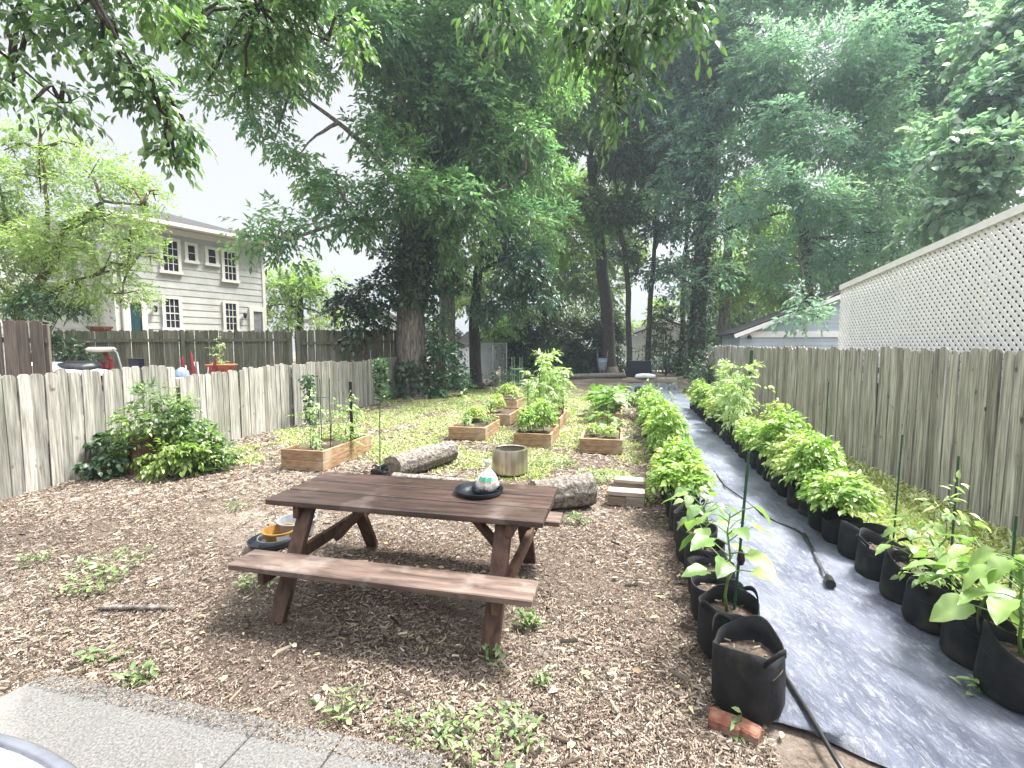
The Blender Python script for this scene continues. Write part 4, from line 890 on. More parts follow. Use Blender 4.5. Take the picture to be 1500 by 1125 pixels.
def far_house():
    A = P(452, 480, 34); A.z = NZ; T = thing('house', 'small white gabled house far behind the lime tree', 'house', A, rad(15))
    m = MB(); w, d, h = 6.5, 6, 3.0; m.raw([(0, 0, -.5), (w, 0, -.5), (w, 0, h), (w / 2, 0, h + 1.9), (0, 0, h), (0, d, -.5), (w, d, -.5), (w, d, h), (w / 2, d, h + 1.9), (0, d, h)], [(0, 1, 2, 3, 4), (5, 9, 8, 7, 6), (1, 6, 7, 2), (0, 4, 9, 5)]); m.build('wall', m_wsiding, T)
    m = MB()
    for sg in (0, 1):
        x0, x1 = (-.3, w / 2) if sg == 0 else (w / 2, w + .3); z0, z1 = (h - .13, h + 1.93) if sg == 0 else (h + 1.93, h - .13)
        m.raw([(x0, -.3, z0), (x1, -.3, z1), (x1, d + .3, z1), (x0, d + .3, z0), (x0, -.3, z0 + .12), (x1, -.3, z1 + .12), (x1, d + .3, z1 + .12), (x0, d + .3, z0 + .12)], [(4, 5, 6, 7), (3, 2, 1, 0), (0, 1, 5, 4), (2, 3, 7, 6)])
    m.build('roof', plain('grey roof', (.3, .31, .33), .8), T); window(T, 1.2, 2.4, .8, 2.2, y=-.005, fm=m_white); window(T, 4, 5.2, .8, 2.2, y=-.005, fm=m_white)
far_house()
def gable(name, label, cat, O, rz, w, d, h, rise, wm, over=.35, course=.16, trim=True, door=False, base=0, overl=None):
    T = thing(name, label, cat, O, rz); m = MB(); zt = h + rise
    m.raw([(0, 0, base), (w, 0, base), (w, 0, h), (w / 2, 0, zt), (0, 0, h), (0, d, base), (w, d, base), (w, d, h), (w / 2, d, zt), (0, d, h)], [(0, 1, 2, 3, 4), (5, 9, 8, 7, 6), (1, 6, 7, 2), (0, 4, 9, 5)])
    z = base
    while z < zt - .1:   # clapboards, clipped to the gable
        e = min(z + course, zt); cut = lambda q: 0 if q <= h else (q - h) / rise * w / 2
        m.raw([(cut(z), -.018, z), (w - cut(z), -.018, z), (w - cut(e), -.003, e), (cut(e), -.003, e)], [(0, 1, 2, 3)], R.random()); z += course
    m.build('wall', wm, T); m = MB(); s = rise / (w / 2)
    for x0, x1 in ((-over, w / 2), (w + over, w / 2)):
        z0 = h - over * s + .03; z1 = zt + .03; vs = [(x0, -over, z0), (x1, -over, z1), (x1, d + over, z1), (x0, d + over, z0)]; vs += [(a, b, c + .09) for a, b, c in vs]
        m.raw(vs, [(4, 5, 6, 7), (3, 2, 1, 0), (0, 1, 5, 4), (2, 3, 7, 6), (0, 4, 7, 3)] if x0 < 0 else [(7, 6, 5, 4), (0, 1, 2, 3), (4, 5, 1, 0), (6, 7, 3, 2), (3, 7, 4, 0)])
    m.build('roof', m_shingle, T)
    if trim:
        for x0, x1 in ((-over, w / 2), (w + over, w / 2)):
            m = MB(); z0 = h - over * s; m.bar((x0, -over - .02, z0 - .02), (x1, -over - .02, zt - .02), .14, .035, up=(0, 1, 0)); m.build('rake_board', m_white, T)
        m = MB(); m.box((w / 2, -.04, h - .05), (w, .06, .22)); m.build('band_board', m_white, T)
    return T
gO = P(1084, 490, 18.2); gO.z = 0
gT = gable('garage', 'blue grey garage with dark shingle roof and white trim beyond the right fence', 'garage', gO, YAW, 8.2, 3.2, 2.22, 1.65, m_bsiding, .25)
m = MB(); m.lathe([(0, 0), (.06, 0), (.09, -.12), (0, -.12)], 12, (.3, -.14, 2.12)); m.box((.3, -.06, 2.14), (.05, .1, .05)); m.build('floodlight', m_black, gT)
wO = P(926, 520, 36); wO.z = 0
gable('garage', 'white sided garage far back between the dark trunks', 'garage', wO, YAW * .3, 5.2, 6, 2.55, 1.0, m_wsiding, .3, trim=False)
sO = P(698, 540, 25.5); sO.z = 0
shT = gable('shed', 'small white garden shed behind the chain link fence', 'shed', sO, rad(42), 1.35, 1.6, 1.8, .62, m_wsiding, .15, trim=False)
# lattice screen and porch
def lattice():
    off = .5; f = lambda y: Vector((3.77 + .21 * y + off, y, 0)); A, B = f(9.05), f(3.0); u = (B - A).normalized(); v = Vector((-u.y, u.x, 0)); L = (B - A).length
    zt0, zt1, zb = 2.80, 2.80 + (3.17 - 2.80) / 4.1 * L * .96, 1.2
    T = thing('lattice_screen', 'tall white diagonal lattice screen rising above the right fence', 'lattice', A)
    top = lambda s: zt0 + (zt1 - zt0) * s / L
    m = MB(); st = .102; sw = .041
    for dr in (1, -1):
        k = -30
        while k * st < L + 3:
            s0 = k * st; k += 1
            pts = []
            # line s = s0 + dr*(z-zb) within 0<s<L, zb<z<top
            lo, hi = 0.0, 2.4
            if dr > 0: lo = max(lo, -s0); hi = min(hi, L - s0)
            else: lo = max(lo, s0 - L); hi = min(hi, s0)
            sl_ = (zt1 - zt0) / L; hi = min(hi, (zt0 + sl_ * s0 - zb) / (1 - dr * sl_))
            if hi - lo < .03: continue
            p = A + u * (s0 + dr * lo) + Vector((0, 0, zb + lo)); q = A + u * (s0 + dr * hi) + Vector((0, 0, zb + hi)); o = v * (.004 * dr)
            m.bar(p + o, q + o, .0075, sw, up=tuple(u), t=R.random()) if False else m.bar(p + o, q + o, sw, .0075, up=tuple(v), t=R.random())
    m.build('lattice_panel', m_vinyl, T, A)
    m = MB(); m.bar(A + Vector((0, 0, zt0 + .03)), B + Vector((0, 0, zt1 + .03)), .07, .09); m.build('cap_rail', m_vinyl, T, A)
    m = MB(); m.bar(A + Vector((0, 0, zb)), B + Vector((0, 0, zb)), .06, .09); m.build('bottom_rail', m_vinyl, T, A)
    for s in (0.03, 1.75, 3.5, 5.2):
        m = MB(); p = A + u * s - v * -.06; m.box(p + Vector((0, 0, top(s) / 2)), (.05, .05, top(s) - .02), Matrix.Rotation(math.atan2(u.y, u.x), 3, 'Z')); m.build('post', m_vinyl, T, A)
    # porch behind: dark wall and roof
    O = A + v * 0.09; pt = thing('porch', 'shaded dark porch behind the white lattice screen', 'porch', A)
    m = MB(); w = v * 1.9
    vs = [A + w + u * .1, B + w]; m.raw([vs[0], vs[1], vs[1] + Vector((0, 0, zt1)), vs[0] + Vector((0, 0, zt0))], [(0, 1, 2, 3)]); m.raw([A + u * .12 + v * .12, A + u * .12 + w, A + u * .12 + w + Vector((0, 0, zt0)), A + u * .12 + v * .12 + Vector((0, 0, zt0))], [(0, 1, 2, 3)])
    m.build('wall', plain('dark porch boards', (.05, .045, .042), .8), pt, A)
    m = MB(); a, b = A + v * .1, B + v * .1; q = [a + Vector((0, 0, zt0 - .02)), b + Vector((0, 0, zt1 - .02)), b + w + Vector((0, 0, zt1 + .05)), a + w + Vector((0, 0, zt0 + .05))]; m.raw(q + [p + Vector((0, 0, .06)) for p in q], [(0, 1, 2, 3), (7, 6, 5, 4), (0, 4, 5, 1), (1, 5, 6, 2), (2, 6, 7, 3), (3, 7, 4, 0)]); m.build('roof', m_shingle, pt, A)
lattice()
# ------------------------------------------------------------------ clutter next door and at the back
def clutter():
    # red machine
    c = P(152, 540, 9.6); c.z = NZ; T = thing('garden_machine', 'red machine with pale seat heaped against the mossy fence', 'garden machine', c); T.scale = (1.3, 1.3, 1.3)
    m = MB(); m.box((0, 0, .42), (.34, .3, .2), Matrix.Rotation(.3, 3, 'Y')); m.box((-.08, .05, .62), (.22, .2, .12), Matrix.Rotation(-.4, 3, 'Y')); m.tube([(.1, 0, .5), (.12, 0, .75), (.02, 0, .85)], .03); m.build('body', m_red, T, bevel=.02)
    m = MB(); m.lathe([(0, .0), (.16, .01), (.19, .05), (.15, .08), (0, .07)], 18, (-.02, 0, .86)); m.build('seat', m_cream, T, smooth=True)
    for x, y in ((-.2, -.15), (.2, -.15), (0, .2)):
        m = MB(); m.tube([(x, y - .03, .14), (x, y + .03, .14)], .14, 16); m.build('wheel', m_black, T)
    m = MB(); m.tube([(.28, 0, .1), (.3, 0, .5), (.22, 0, .85), (.14, 0, .92)], .013, 8); m.build('handle', m_grey, T, smooth=True)
    c = P(146, 482, 11.2); m = MB(); m.lathe([(.0, -.05), (.2, -.05), (.3, .03), (.31, .06), (.27, .05), (0, .0)], 20); o = m.build('hanging_tray', plain('rusty red', (.3, .12, .09), .7), smooth=True); o.location = c; o.scale = (1, .45, 1); tag(o, 'rusty red hanging tray at the mossy fence top', 'tray')
    m = MB(); c = P(92, 540, 8.9); n = 8; vs = []
    for i in range(n + 1):
        for j in range(n + 1):
            a, b = i / n, j / n; vs.append((a * 1.15 - .5, b * .7 - .35, .2 * (1 - a) - .1 + .03 * math.sin(b * 7) + .02 * math.sin(a * 9)))
    m.raw(vs, [(i * (n + 1) + j, (i + 1) * (n + 1) + j, (i + 1) * (n + 1) + j + 1, i * (n + 1) + j + 1) for i in range(n) for j in range(n)])
    T = thing('covered_cart', 'white sloping cover beside the brown fence panel', 'covered cart', (c.x, c.y, NZ)); o = m.build('cover', m_white, T, smooth=True); o.location = (0, 0, c.z - NZ); s = o.modifiers.new('s', 'SOLIDIFY'); s.thickness = .02
    m = MB(); m.box((.05, 0, (c.z - NZ) / 2 - .1), (1.0, .6, max(.2, c.z - NZ - .25))); m.build('cart_body', m_grey, T)
    c = P(118, 533, 9.3); m = MB(); m.lathe([(.3, -.3), (.36, -.1), (.3, .02), (.12, .06), (0, .05)], 18, wob=lambda i, a: (1 + .08 * math.sin(5 * a + i), 0)); o = m.build('rubbish_bag', m_black, smooth=True); o.location = c; tag(o, 'black rubbish bag between the white cover and the red machine', 'bag')
    c = P(200, 534, 9.5); m = MB(); m.box((0, 0, 0), (.2, .16, .22)); m.box((0, 0, .115), (.22, .18, .02)); o = m.build('planter_box', m_bluebag, bevel=.006); o.location = c; tag(o, 'small dark square planter showing above the pale fence', 'planter')
    for lab, px, x, mt, ln in (('red folded garden chair, leftmost of the three', 267, 0, m_red, .04), ('red folded garden chair in the middle with white strap', 286, 0, m_red, -.06), ('red folded garden chair leaning right beside the flower pot', 303, 0, m_red, .22)):
        c = P(px, 560, 9.9); c.z = NZ; T = thing('folded_chair', lab, 'chair', c, R.uniform(-.4, .4), 'folded red chairs beyond the pale fence')
        hh = P(px, 514, 9.9).z - NZ + (.0 if ln < .0 else -.09)
        m = MB(); m.lathe([(.02, 0), (.055, hh * .35), (.05, hh * .6), (.022, hh * .93), (.0, hh)], 10, wob=lambda i, a: (1 + .15 * math.sin(5 * a), 0)); m.build('cloth', mt, T, smooth=True).rotation_euler = (0, ln, 0)
        for d in (-1, 1):
            m = MB(); m.bar((d * .1, .03, 0), (d * .04 + ln * .3, .05, hh * .8), .022, .022); m.build('frame_leg', m_white, T)
    c = P(266, 540, 9.7); m = MB(); m.lathe([(.0, -.4), (.16, -.3), (.13, -.05), (.04, .02), (0, .03)], 14, wob=lambda i, a: (1 + .12 * math.sin(4 * a + i), 0)); o = m.build('cloth_bundle', m_blue, smooth=True); o.location = c; tag(o, 'grey blue cloth bundle at the foot of the red folded chairs', 'bundle')
    c = P(325, 545, 10.2); c.z = NZ; hh = P(325, 535, 10.2).z - NZ; T = thing('flower_pot', 'terracotta bowl planter with spiky plant above the pale fence', 'pot', c)
    m = MB(); m.lathe([(.1, 0), (.14, hh * .6), (.3, hh), (.31, hh + .02), (.27, hh), (0, hh - .05)], 22); m.build('pot_body', m_orange, T, smooth=True)
    copyplant(toms, 2, c + Vector((0, 0, hh - .05)), 1, 'spiky light plant in the terracotta bowl beyond the fence', None, .85)
    c = P(92, 540, 10.8); c.z = NZ; shrub('bush', 'round green shrub behind the brown fence panel at left', c, [(P(95, 510, 10.8), .4), (P(80, 500, 10.8), .3), (P(108, 520, 10.8), .35), (P(75, 525, 10.8), .3)], l_bushd, .1, .05, 200, .2)
    # back of the yard
    c = G(882, 549); c.z = 0; T = thing('wheelbarrow', 'blue grey wheelbarrow standing on end under the dark shrubs', 'wheelbarrow', c, YAW)
    m = MB(); pr = [(.2, .12), (.34, .45), (.36, .95)]; vs = []
    vs = [(-.22, .12, .15), (.22, .12, .15), (.36, .1, 1.0), (-.36, .1, 1.0), (-.16, -.2, .28), (.16, -.2, .28), (.24, -.2, .82), (-.24, -.2, .82)]
    m.raw(vs, [(4, 5, 6, 7), (0, 1, 5, 4), (1, 2, 6, 5), (2, 3, 7, 6), (3, 0, 4, 7)]); o = m.build('tray', m_blue, T, bevel=.03); s = o.modifiers.new('s', 'SOLIDIFY'); s.thickness = .01
    for sg in (-1, 1):
        m = MB(); m.tube([(sg * .1, -.24, .1), (sg * .2, -.24, .7), (sg * .33, -.1, 1.45)], .022, 8); m.build('handle', m_block, T)
        m = MB(); m.tube([(sg * .2, -.22, .75), (sg * .22, -.45, .8), (sg * .2, -.22, .5)], .015, 6); m.build('leg', m_galv, T)
    m = MB(); m.tube([(-.04, -.24, .16), (.04, -.24, .16)], .17, 18); m.build('wheel', m_black, T)
    c = G(937, 552); c.z = 0; T = thing('compost_bin', 'squat blue black compost bin between the dark trunks', 'bin', c, YAW)
    m = MB(); w = .62; vs = [(-w, -.5, 0), (w, -.5, 0), (w, .5, 0), (-w, .5, 0), (-w * .93, -.45, .86), (w * .93, -.45, .86), (w * .93, .45, .86), (-w * .93, .45, .86)]; m.raw(vs, [(0, 1, 5, 4), (1, 2, 6, 5), (2, 3, 7, 6), (3, 0, 4, 7)])
    for k in range(5): m.box((0, -.5 + .01 * k, .1 + .16 * k), (1.2 - .02 * k, .02, .04))
    m.build('bin_body', m_bluebag, T); m = MB(); m.box((0, 0, .88), (1.22, .96, .05)); m.build('lid', m_bluebag, T, bevel=.015)
    c = G(953, 560); m = MB(); m.box((0, 0, .07), (2.7, .5, .14)); m.box((.1, .1, .17), (2.4, .2, .05), t=.2); o = m.build('timber_edging', m_block, bevel=.01); o.location = (c.x, c.y, 0); o.rotation_euler = (0, 0, YAW); tag(o, 'low grey timber edging across the far end of the path', 'edging')
    m = MB(); m.lathe([(0, 0), (.42, .0), (.5, .07), (.44, .17), (.2, .22), (0, .22)], 20, wob=lambda i, a: (1 + .06 * math.sin(4 * a + i), .01 * math.sin(3 * a))); o = m.build('soil_sack', m_wsiding, smooth=True); o.location = (c.x - .25, c.y, .2); o.scale = (1, .5, 1); tag(o, 'plump white sack lying on the far timber edging', 'sack')
    A, B = G(790, 556), G(915, 553); log('long rotten timber at the far edge of the yard', (A.x, A.y, .12), (B.x, B.y, .12), .14)
    p0 = P(55, 1106, 1.15); zz = p0.z
    # round table in the near left corner
    rim = [P(0, 1069, .0 + 1.2)]
    zt = .62; a, b, c_ = G(0, 1069, zt), G(65, 1090, zt), G(122, 1127, zt)
    ax, ay, bx, by, cx, cy_ = a.x, a.y, b.x, b.y, c_.x, c_.y; d = 2 * (ax * (by - cy_) + bx * (cy_ - ay) + cx * (ay - by))
    ux = ((ax * ax + ay * ay) * (by - cy_) + (bx * bx + by * by) * (cy_ - ay) + (cx * cx + cy_ * cy_) * (ay - by)) / d; uy = ((ax * ax + ay * ay) * (cx - bx) + (bx * bx + by * by) * (ax - cx) + (cx * cx + cy_ * cy_) * (bx - ax)) / d
    r = math.hypot(ax - ux, ay - uy); print('TABLE', ux, uy, r)
    T = thing('patio_table', 'white topped round table with blue grey rim at the patio corner', 'table', (ux, uy, .03))
    zt -= .03; w = .035
    m = MB(); m.lathe([(0, zt - .012), (r - w, zt - .012), (r - w, zt - .03), (0, zt - .03)], 90); m.build('tabletop', m_white, T)
    m = MB(); m.lathe([(r - w, zt - .03), (r - w, zt - .004), (r - w * .75, zt), (r - w * .3, zt - .001), (r, zt - .01), (r, zt - .03), (r - w, zt - .035)], 90); m.build('rim', m_rim, T, smooth=True)
    for k in range(4):
        a = k * math.pi / 2 + .3; m = MB(); m.tube([(r * .8 * math.cos(a), r * .8 * math.sin(a), 0), (r * .8 * math.cos(a), r * .8 * math.sin(a), zt - .03)], .018, 10); m.build('leg', m_rim, T)
clutter()
# ------------------------------------------------------------------ trees
def tree(label, base, trunk, r0, r1, limbs, blobs, mat, bark, L, Wd, dens, tl=.45, k=8, name='tree', droop=.3, ivy=None, tpl='diamond', n=14, sub=(7, .52), wob=.14):
    base = Vector(base); T = thing(name, label, 'tree', base); mb = MB()
    pts = [base + Vector((0, 0, -.1))] + [Vector(p) for p in trunk]
    limb(mb, [pts[0], pts[0] + Vector((0, 0, .35))] + pts[1:], r0 * 1.0, r1, n, 4, .05, wob)
    mb.tube([pts[0], pts[0] + (pts[1] - pts[0]) * .06, pts[0] + (pts[1] - pts[0]) * .14], [r0 * 1.5, r0 * 1.15, r0 * .95], n, wob=.2)
    for q in limbs: limb(mb, q[0], q[1], q[2], 8, 4, .1, .1)
    # thin boughs from the trunk top into every leaf mass
    m2 = mb
    for c, r in blobs:
        c = Vector(c); cand = [p for q in limbs for p in map(Vector, q[0])] + pts[1:]
        s = min(cand, key=lambda p: (p - c).length); limb(m2, [s, s.lerp(c, .6) + Vector((0, 0, .15)), c + (c - s).normalized() * r * .4], min(r1 * .5, .07), .012, 5, 3, .15)
        for _ in range(3):
            e = c + Vector((R.uniform(-1, 1), R.uniform(-1, 1), R.uniform(-.6, .8))) * r * .8; limb(m2, [c, c.lerp(e, .5), e], min(.022, r1 * .18), min(.007, r1 * .06), 4, 2, .1)
    mb.build('trunk', bark, T, base, smooth=True)
    crown('crown', T, blobs, mat, L, Wd, dens, base, tl, k, droop, sub=sub, tpl=tpl)
    if ivy:
        for a, b, r, nn, th in ivy: ivy_on(T, base, a, b, r, nn, None, .15, th)
    return T
def BL(s): return [(P(a, b, c), d) for a, b, c, d in s]
b1 = P(606, 578, 16.6); b1.z = 0
tk = [P(601, 480, 16.6), P(604, 400, 16.6), P(615, 320, 16.7), P(645, 225, 16.8)]
tree('huge ivy clad tree with ridged pale bark at the end of the left fence', b1, tk, .62, .33,
     [([tk[-1], P(630, 120, 16.5), P(600, 20, 16), P(590, -120, 16)], .28, .1), ([tk[-1], P(690, 150, 17), P(720, 40, 17), P(740, -120, 17)], .25, .09), ([tk[-1], P(600, 165, 15.5), P(560, 110, 15), P(470, 60, 14.5)], .14, .04), ([tk[-2], P(540, 215, 15.6), P(495, 180, 15), P(430, 130, 14.5)], .13, .04), ([tk[-2], P(700, 300, 16.2), P(770, 250, 16)], .12, .05), ([tk[-2], P(520, 320, 15), P(420, 350, 13.8)], .1, .04)],
     BL([(600, 60, 15.5, 1.9), (520, 30, 14.5, 1.8), (430, 90, 14.5, 1.5), (340, 40, 14, 1.4), (380, 150, 14.2, .9), (640, 150, 16, 1.9), (720, 60, 16.3, 2.0), (560, 170, 15.2, 1.3), (700, 190, 16, 1.8), (790, 120, 17, 1.8), (600, 270, 14.8, 1.5), (525, 300, 14.6, 1.1), (480, 255, 14.8, .85), (690, 300, 15.2, 1.5), (765, 215, 16, 1.5), (400, 335, 13.8, .8), (365, 350, 13.8, .45), (430, 365, 13.9, .5), (440, 225, 14.5, .55), (405, 200, 14.3, .7), (460, 330, 14, .5), (545, 345, 15, .7), (655, 345, 15.4, .9), (300, 90, 13.8, .8), (320, 140, 13.9, .5), (590, -100, 16, 2.4), (730, -110, 17, 2.4), (450, -80, 15, 2)]),
     l_big, m_bark, .19, .078, 74, .5, n=26, wob=.1, ivy=[(b1, b1.lerp(tk[0], .55), .62, 800, .25), (tk[1], tk[2], .5, 2600, .75), (tk[2], tk[3], .38, 1400, .5), (tk[0] + Vector((0, 0, .6)), tk[1], .5, 900, .45), (tk[3], P(625, 110, 16.5), .28, 900, .25)])
shrub('ivy_mound', 'dark ivy mass hanging over the fence corner left of the big trunk', (b1.x - .9, b1.y - .3, 0), BL([(540, 430, 15.9, .9), (575, 395, 16.0, .8), (510, 455, 15.8, .7), (520, 485, 15.8, .5), (550, 470, 16.0, .7), (490, 440, 15.7, .4)]), l_ivy, .17, .1, 100, .35, cat='ivy', r=.06, tpl='diamond')
shrub('ivy_mound', 'tall ivy thicket between the big trunk and the second trunk', (b1.x + 1.0, b1.y - .1, 0), BL([(640, 470, 16.3, .6), (645, 520, 16.2, .65), (660, 548, 16.2, .45), (635, 560, 16.1, .4), (630, 425, 16.4, .6), (650, 500, 16.6, .45), (675, 560, 16.6, .3)]), LM('thicket leaf', (.025, .075, .04), (.085, .17, .085), trans=.3), .16, .09, 110, .3, cat='ivy', r=.04, tpl='diamond')
shrub('ground_ivy', 'low ivy spreading at the foot of the whitish fence section', G(570, 585), BL([(545, 575, 15.6, .35), (570, 572, 15.8, .35), (600, 577, 15.9, .3), (520, 583, 15.2, .2), (640, 580, 16, .3)]), l_bushd, .12, .08, 170, .2, cat='ivy')
b2 = P(656, 560, 19.2); b2.z = 0
tree('second pale barked trunk with ivy right of the huge tree', b2, [P(655, 470, 19.2), P(654, 380, 19.2), P(665, 250, 19.2)], .42, .25, [([P(665, 250, 19.2), P(690, 100, 19.5)], .2, .08)], BL([(680, 390, 18.8, 1.0), (720, 240, 19.3, 2), (660, 200, 19.4, 1.8), (700, 90, 19.5, 2.3), (790, 330, 20, 1.4)]), l_big, m_bark, .22, .085, 62, .5, n=18, ivy=[(P(655, 430, 19.2), P(654, 330, 19.2), .4, 1100, .55), (b2, P(655, 500, 19.2), .45, 500, .4)])
b3 = P(697, 572, 19.8); b3.z = 0
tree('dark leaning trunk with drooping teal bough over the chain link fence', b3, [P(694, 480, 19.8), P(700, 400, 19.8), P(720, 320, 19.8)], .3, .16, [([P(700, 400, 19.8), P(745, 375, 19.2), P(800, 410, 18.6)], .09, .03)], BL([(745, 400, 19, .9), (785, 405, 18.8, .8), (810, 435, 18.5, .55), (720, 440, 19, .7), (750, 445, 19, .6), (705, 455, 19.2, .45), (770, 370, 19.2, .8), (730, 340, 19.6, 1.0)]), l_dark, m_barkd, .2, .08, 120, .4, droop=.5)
Bk = lambda px, d, py=545: Vector((P(px, py, d).x, d, 0))
g = 'tall trees at the far end of the yard'
def back(label, px, d, trunk, r0, r1, blobs, mat=None, bark=None, ivy=None, L=.27, dens=42, limbs=[]):
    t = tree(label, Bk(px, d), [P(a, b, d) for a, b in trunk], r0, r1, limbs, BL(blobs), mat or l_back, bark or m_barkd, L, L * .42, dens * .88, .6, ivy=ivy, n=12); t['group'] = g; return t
back('thick dark trunk leaning left behind the dark shrubs', 893, 29, [(888, 450), (878, 350), (866, 230)], .5, .28, [(800, 300, 28, 2.2), (850, 180, 29, 2.6), (780, 200, 29, 2.4), (880, 80, 29, 3), (800, 60, 29, 3), (840, 350, 28, 1.8), (890, 310, 29, 1.7), (760, 390, 28, 1.4), (830, -80, 29, 3.2), (950, -60, 29, 3)])
back('slim straight dark trunk just left of the compost bin', 921, 27.5, [(921, 430), (916, 370), (905, 330)], .2, .12, [(905, 300, 27.5, 1.5), (940, 230, 28, 1.8), (925, 370, 27.4, .7), (960, 140, 28, 2.2), (900, 210, 27.5, 1.5)], l_shrub, dens=75)
back('slim dark trunk with a forked top right of the compost bin', 948, 27.8, [(952, 440), (958, 380), (965, 290)], .2, .1, [(965, 330, 27.6, 1.1), (980, 390, 27.6, .9), (950, 400, 27.5, .8), (985, 240, 28, 1.6)], l_dark, dens=80)
back('thin leaning trunk beside the thick ivy clad one', 996, 28, [(1000, 450), (1006, 350), (1015, 230)], .17, .09, [(1005, 300, 28, 1.0), (1000, 380, 28, .8), (1030, 180, 28.5, 1.8)], l_glare, dens=44)
back('thick dark ivy clad trunk rising high near the garage', 1018, 26, [(1024, 430), (1034, 300), (1036, 180), (1045, 60)], .5, .3, [(1000, 420, 25.6, .8), (1050, 330, 25.5, 1.3), (1070, 240, 25, 1.8), (1010, 250, 26, 1.6), (1030, 120, 26, 2.4), (1080, 60, 26, 2.6), (990, 60, 26.5, 2.2), (1120, 150, 25, 2.2), (985, 150, 27, 1.8), (960, 200, 27.5, 1.6), (1000, 200, 26.5, 1.4), (940, 20, 27, 2.4), (975, 290, 26.5, 1.1), (1000, 330, 26.3, .9), (985, 400, 26.8, .7), (1055, 400, 25.5, .8), (940, 110, 27, 1.8), (1060, -90, 26, 3), (1200, -60, 26, 3)], l_glare, L=.25, dens=52, ivy=[(P(1018, 530, 26), P(1034, 300, 26), .5, 2600, .5), (P(1034, 300, 26), P(1036, 150, 26), .45, 1500, .4)], limbs=[([P(1034, 350, 26), P(1080, 330, 25), P(1150, 310, 24)], .16, .06), ([P(1036, 180, 26), P(1100, 120, 25), P(1160, 40, 24)], .18, .06)])
back('grey trunk standing behind the garage roof', 1056, 31, [(1062, 420), (1068, 340), (1080, 250)], .38, .22, [(1080, 400, 31, 1.6), (1120, 380, 31, 1.8), (1100, 300, 31, 2.2), (1060, 440, 31, 1), (1150, 430, 32, 1.5)], l_back, m_bark)
# right-hand trees
back('broad tree with glare tinted teal leaves overhanging the garage roof', 1190, 23, [(1180, 350), (1160, 260), (1150, 150)], .3, .16, [(1120, 280, 21, 1.2), (1090, 300, 21.5, .9), (1180, 290, 20.5, 1.2), (1240, 320, 20.5, 1.3), (1300, 280, 21, 1.6), (1150, 380, 21, 1.2), (1220, 380, 21, 1.2), (1180, 200, 22, 1.9), (1270, 180, 22, 2.0), (1190, 430, 16.8, .4), (1170, 455, 16.5, .38), (1195, 462, 16.5, .3), (1290, 360, 21, 1.0), (1230, 90, 22.5, 2.2), (1140, 90, 23, 2.0), (1340, 340, 20, .9)], l_glare, m_barkd, L=.22, dens=62, limbs=[([P(1170, 300, 22.5), P(1175, 380, 19.5), P(1180, 440, 16.9)], .07, .025)])
tree('large leaved tree in glare tinted pale green above the white lattice', Bk(1560, 17.5), [P(1540, 350, 17.5), P(1500, 200, 17.5)], .3, .18, [([P(1540, 350, 17.5), P(1450, 250, 16.5)], .1, .05)], BL([(1420, 290, 15.5, 1.0), (1480, 240, 15.2, 1.1), (1390, 210, 16, 1.1), (1450, 150, 16.5, 1.4), (1500, 100, 17, 1.6), (1360, 330, 16.5, .7), (1550, 200, 15.5, 1.2), (1480, 30, 18, 1.8), (1560, 20, 18, 2)]), l_glare2, m_barkd, .26, .19, 52, .5, tpl='leaf')
back('high tree with glare tinted pale crown at the upper right corner', 1400, 26, [(1395, 350), (1385, 200), (1380, 80)], .32, .18, [(1380, 120, 24, 2.4), (1330, 210, 24, 2.0), (1430, 60, 24, 2.5), (1330, 40, 25, 2.6), (1400, 280, 24, 1.9), (1300, 120, 25, 2.4), (1450, 180, 24, 2), (1360, -60, 25, 3), (1530, 120, 24, 2.5)], l_glare, L=.25, dens=50)
back('dense green tree filling the gap behind the garage', 1270, 33, [(1270, 400), (1265, 300)], .4, .25, [(1200, 400, 32, 2), (1270, 400, 32, 2.2), (1340, 380, 31, 2.2), (1150, 330, 33, 2.4), (1250, 290, 33, 2.6), (1420, 360, 31, 2.4), (1340, 280, 33, 2.6)], l_big, L=.3, dens=34)
back('far yellow green tree seen through the trunks', 820, 40, [(820, 430), (815, 330)], .4, .25, [(760, 380, 39, 3), (830, 400, 39, 2.8), (890, 430, 39, 2), (800, 290, 40, 3.4), (860, 300, 40, 3.2), (900, 360, 40, 2.4), (930, 300, 41, 2.4), (900, 240, 41, 3), (740, 300, 40, 3), (700, 420, 38, 2.2)], l_lime, L=.36, dens=24)
back('far light green tree behind the white garage', 1080, 44, [(1080, 430), (1085, 330)], .4, .25, [(1090, 430, 43, 2.8), (1050, 390, 43, 2.2), (1130, 380, 43, 3), (1070, 460, 42, 2), (1120, 450, 41, 2), (1010, 440, 44, 1.6), (960, 460, 44, 1.6)], l_lime, L=.36, dens=24)
back('lime green tree behind the right end of the grey house', 440, 27, [(440, 450), (438, 420)], .25, .14, [(430, 440, 27, 1.5), (405, 420, 27, 1.2), (460, 425, 27.5, 1.2), (475, 465, 27, 1.0), (415, 470, 26.5, 1.0), (450, 400, 27.5, .8), (395, 450, 26.3, .8)], l_lime, L=.22, dens=46)
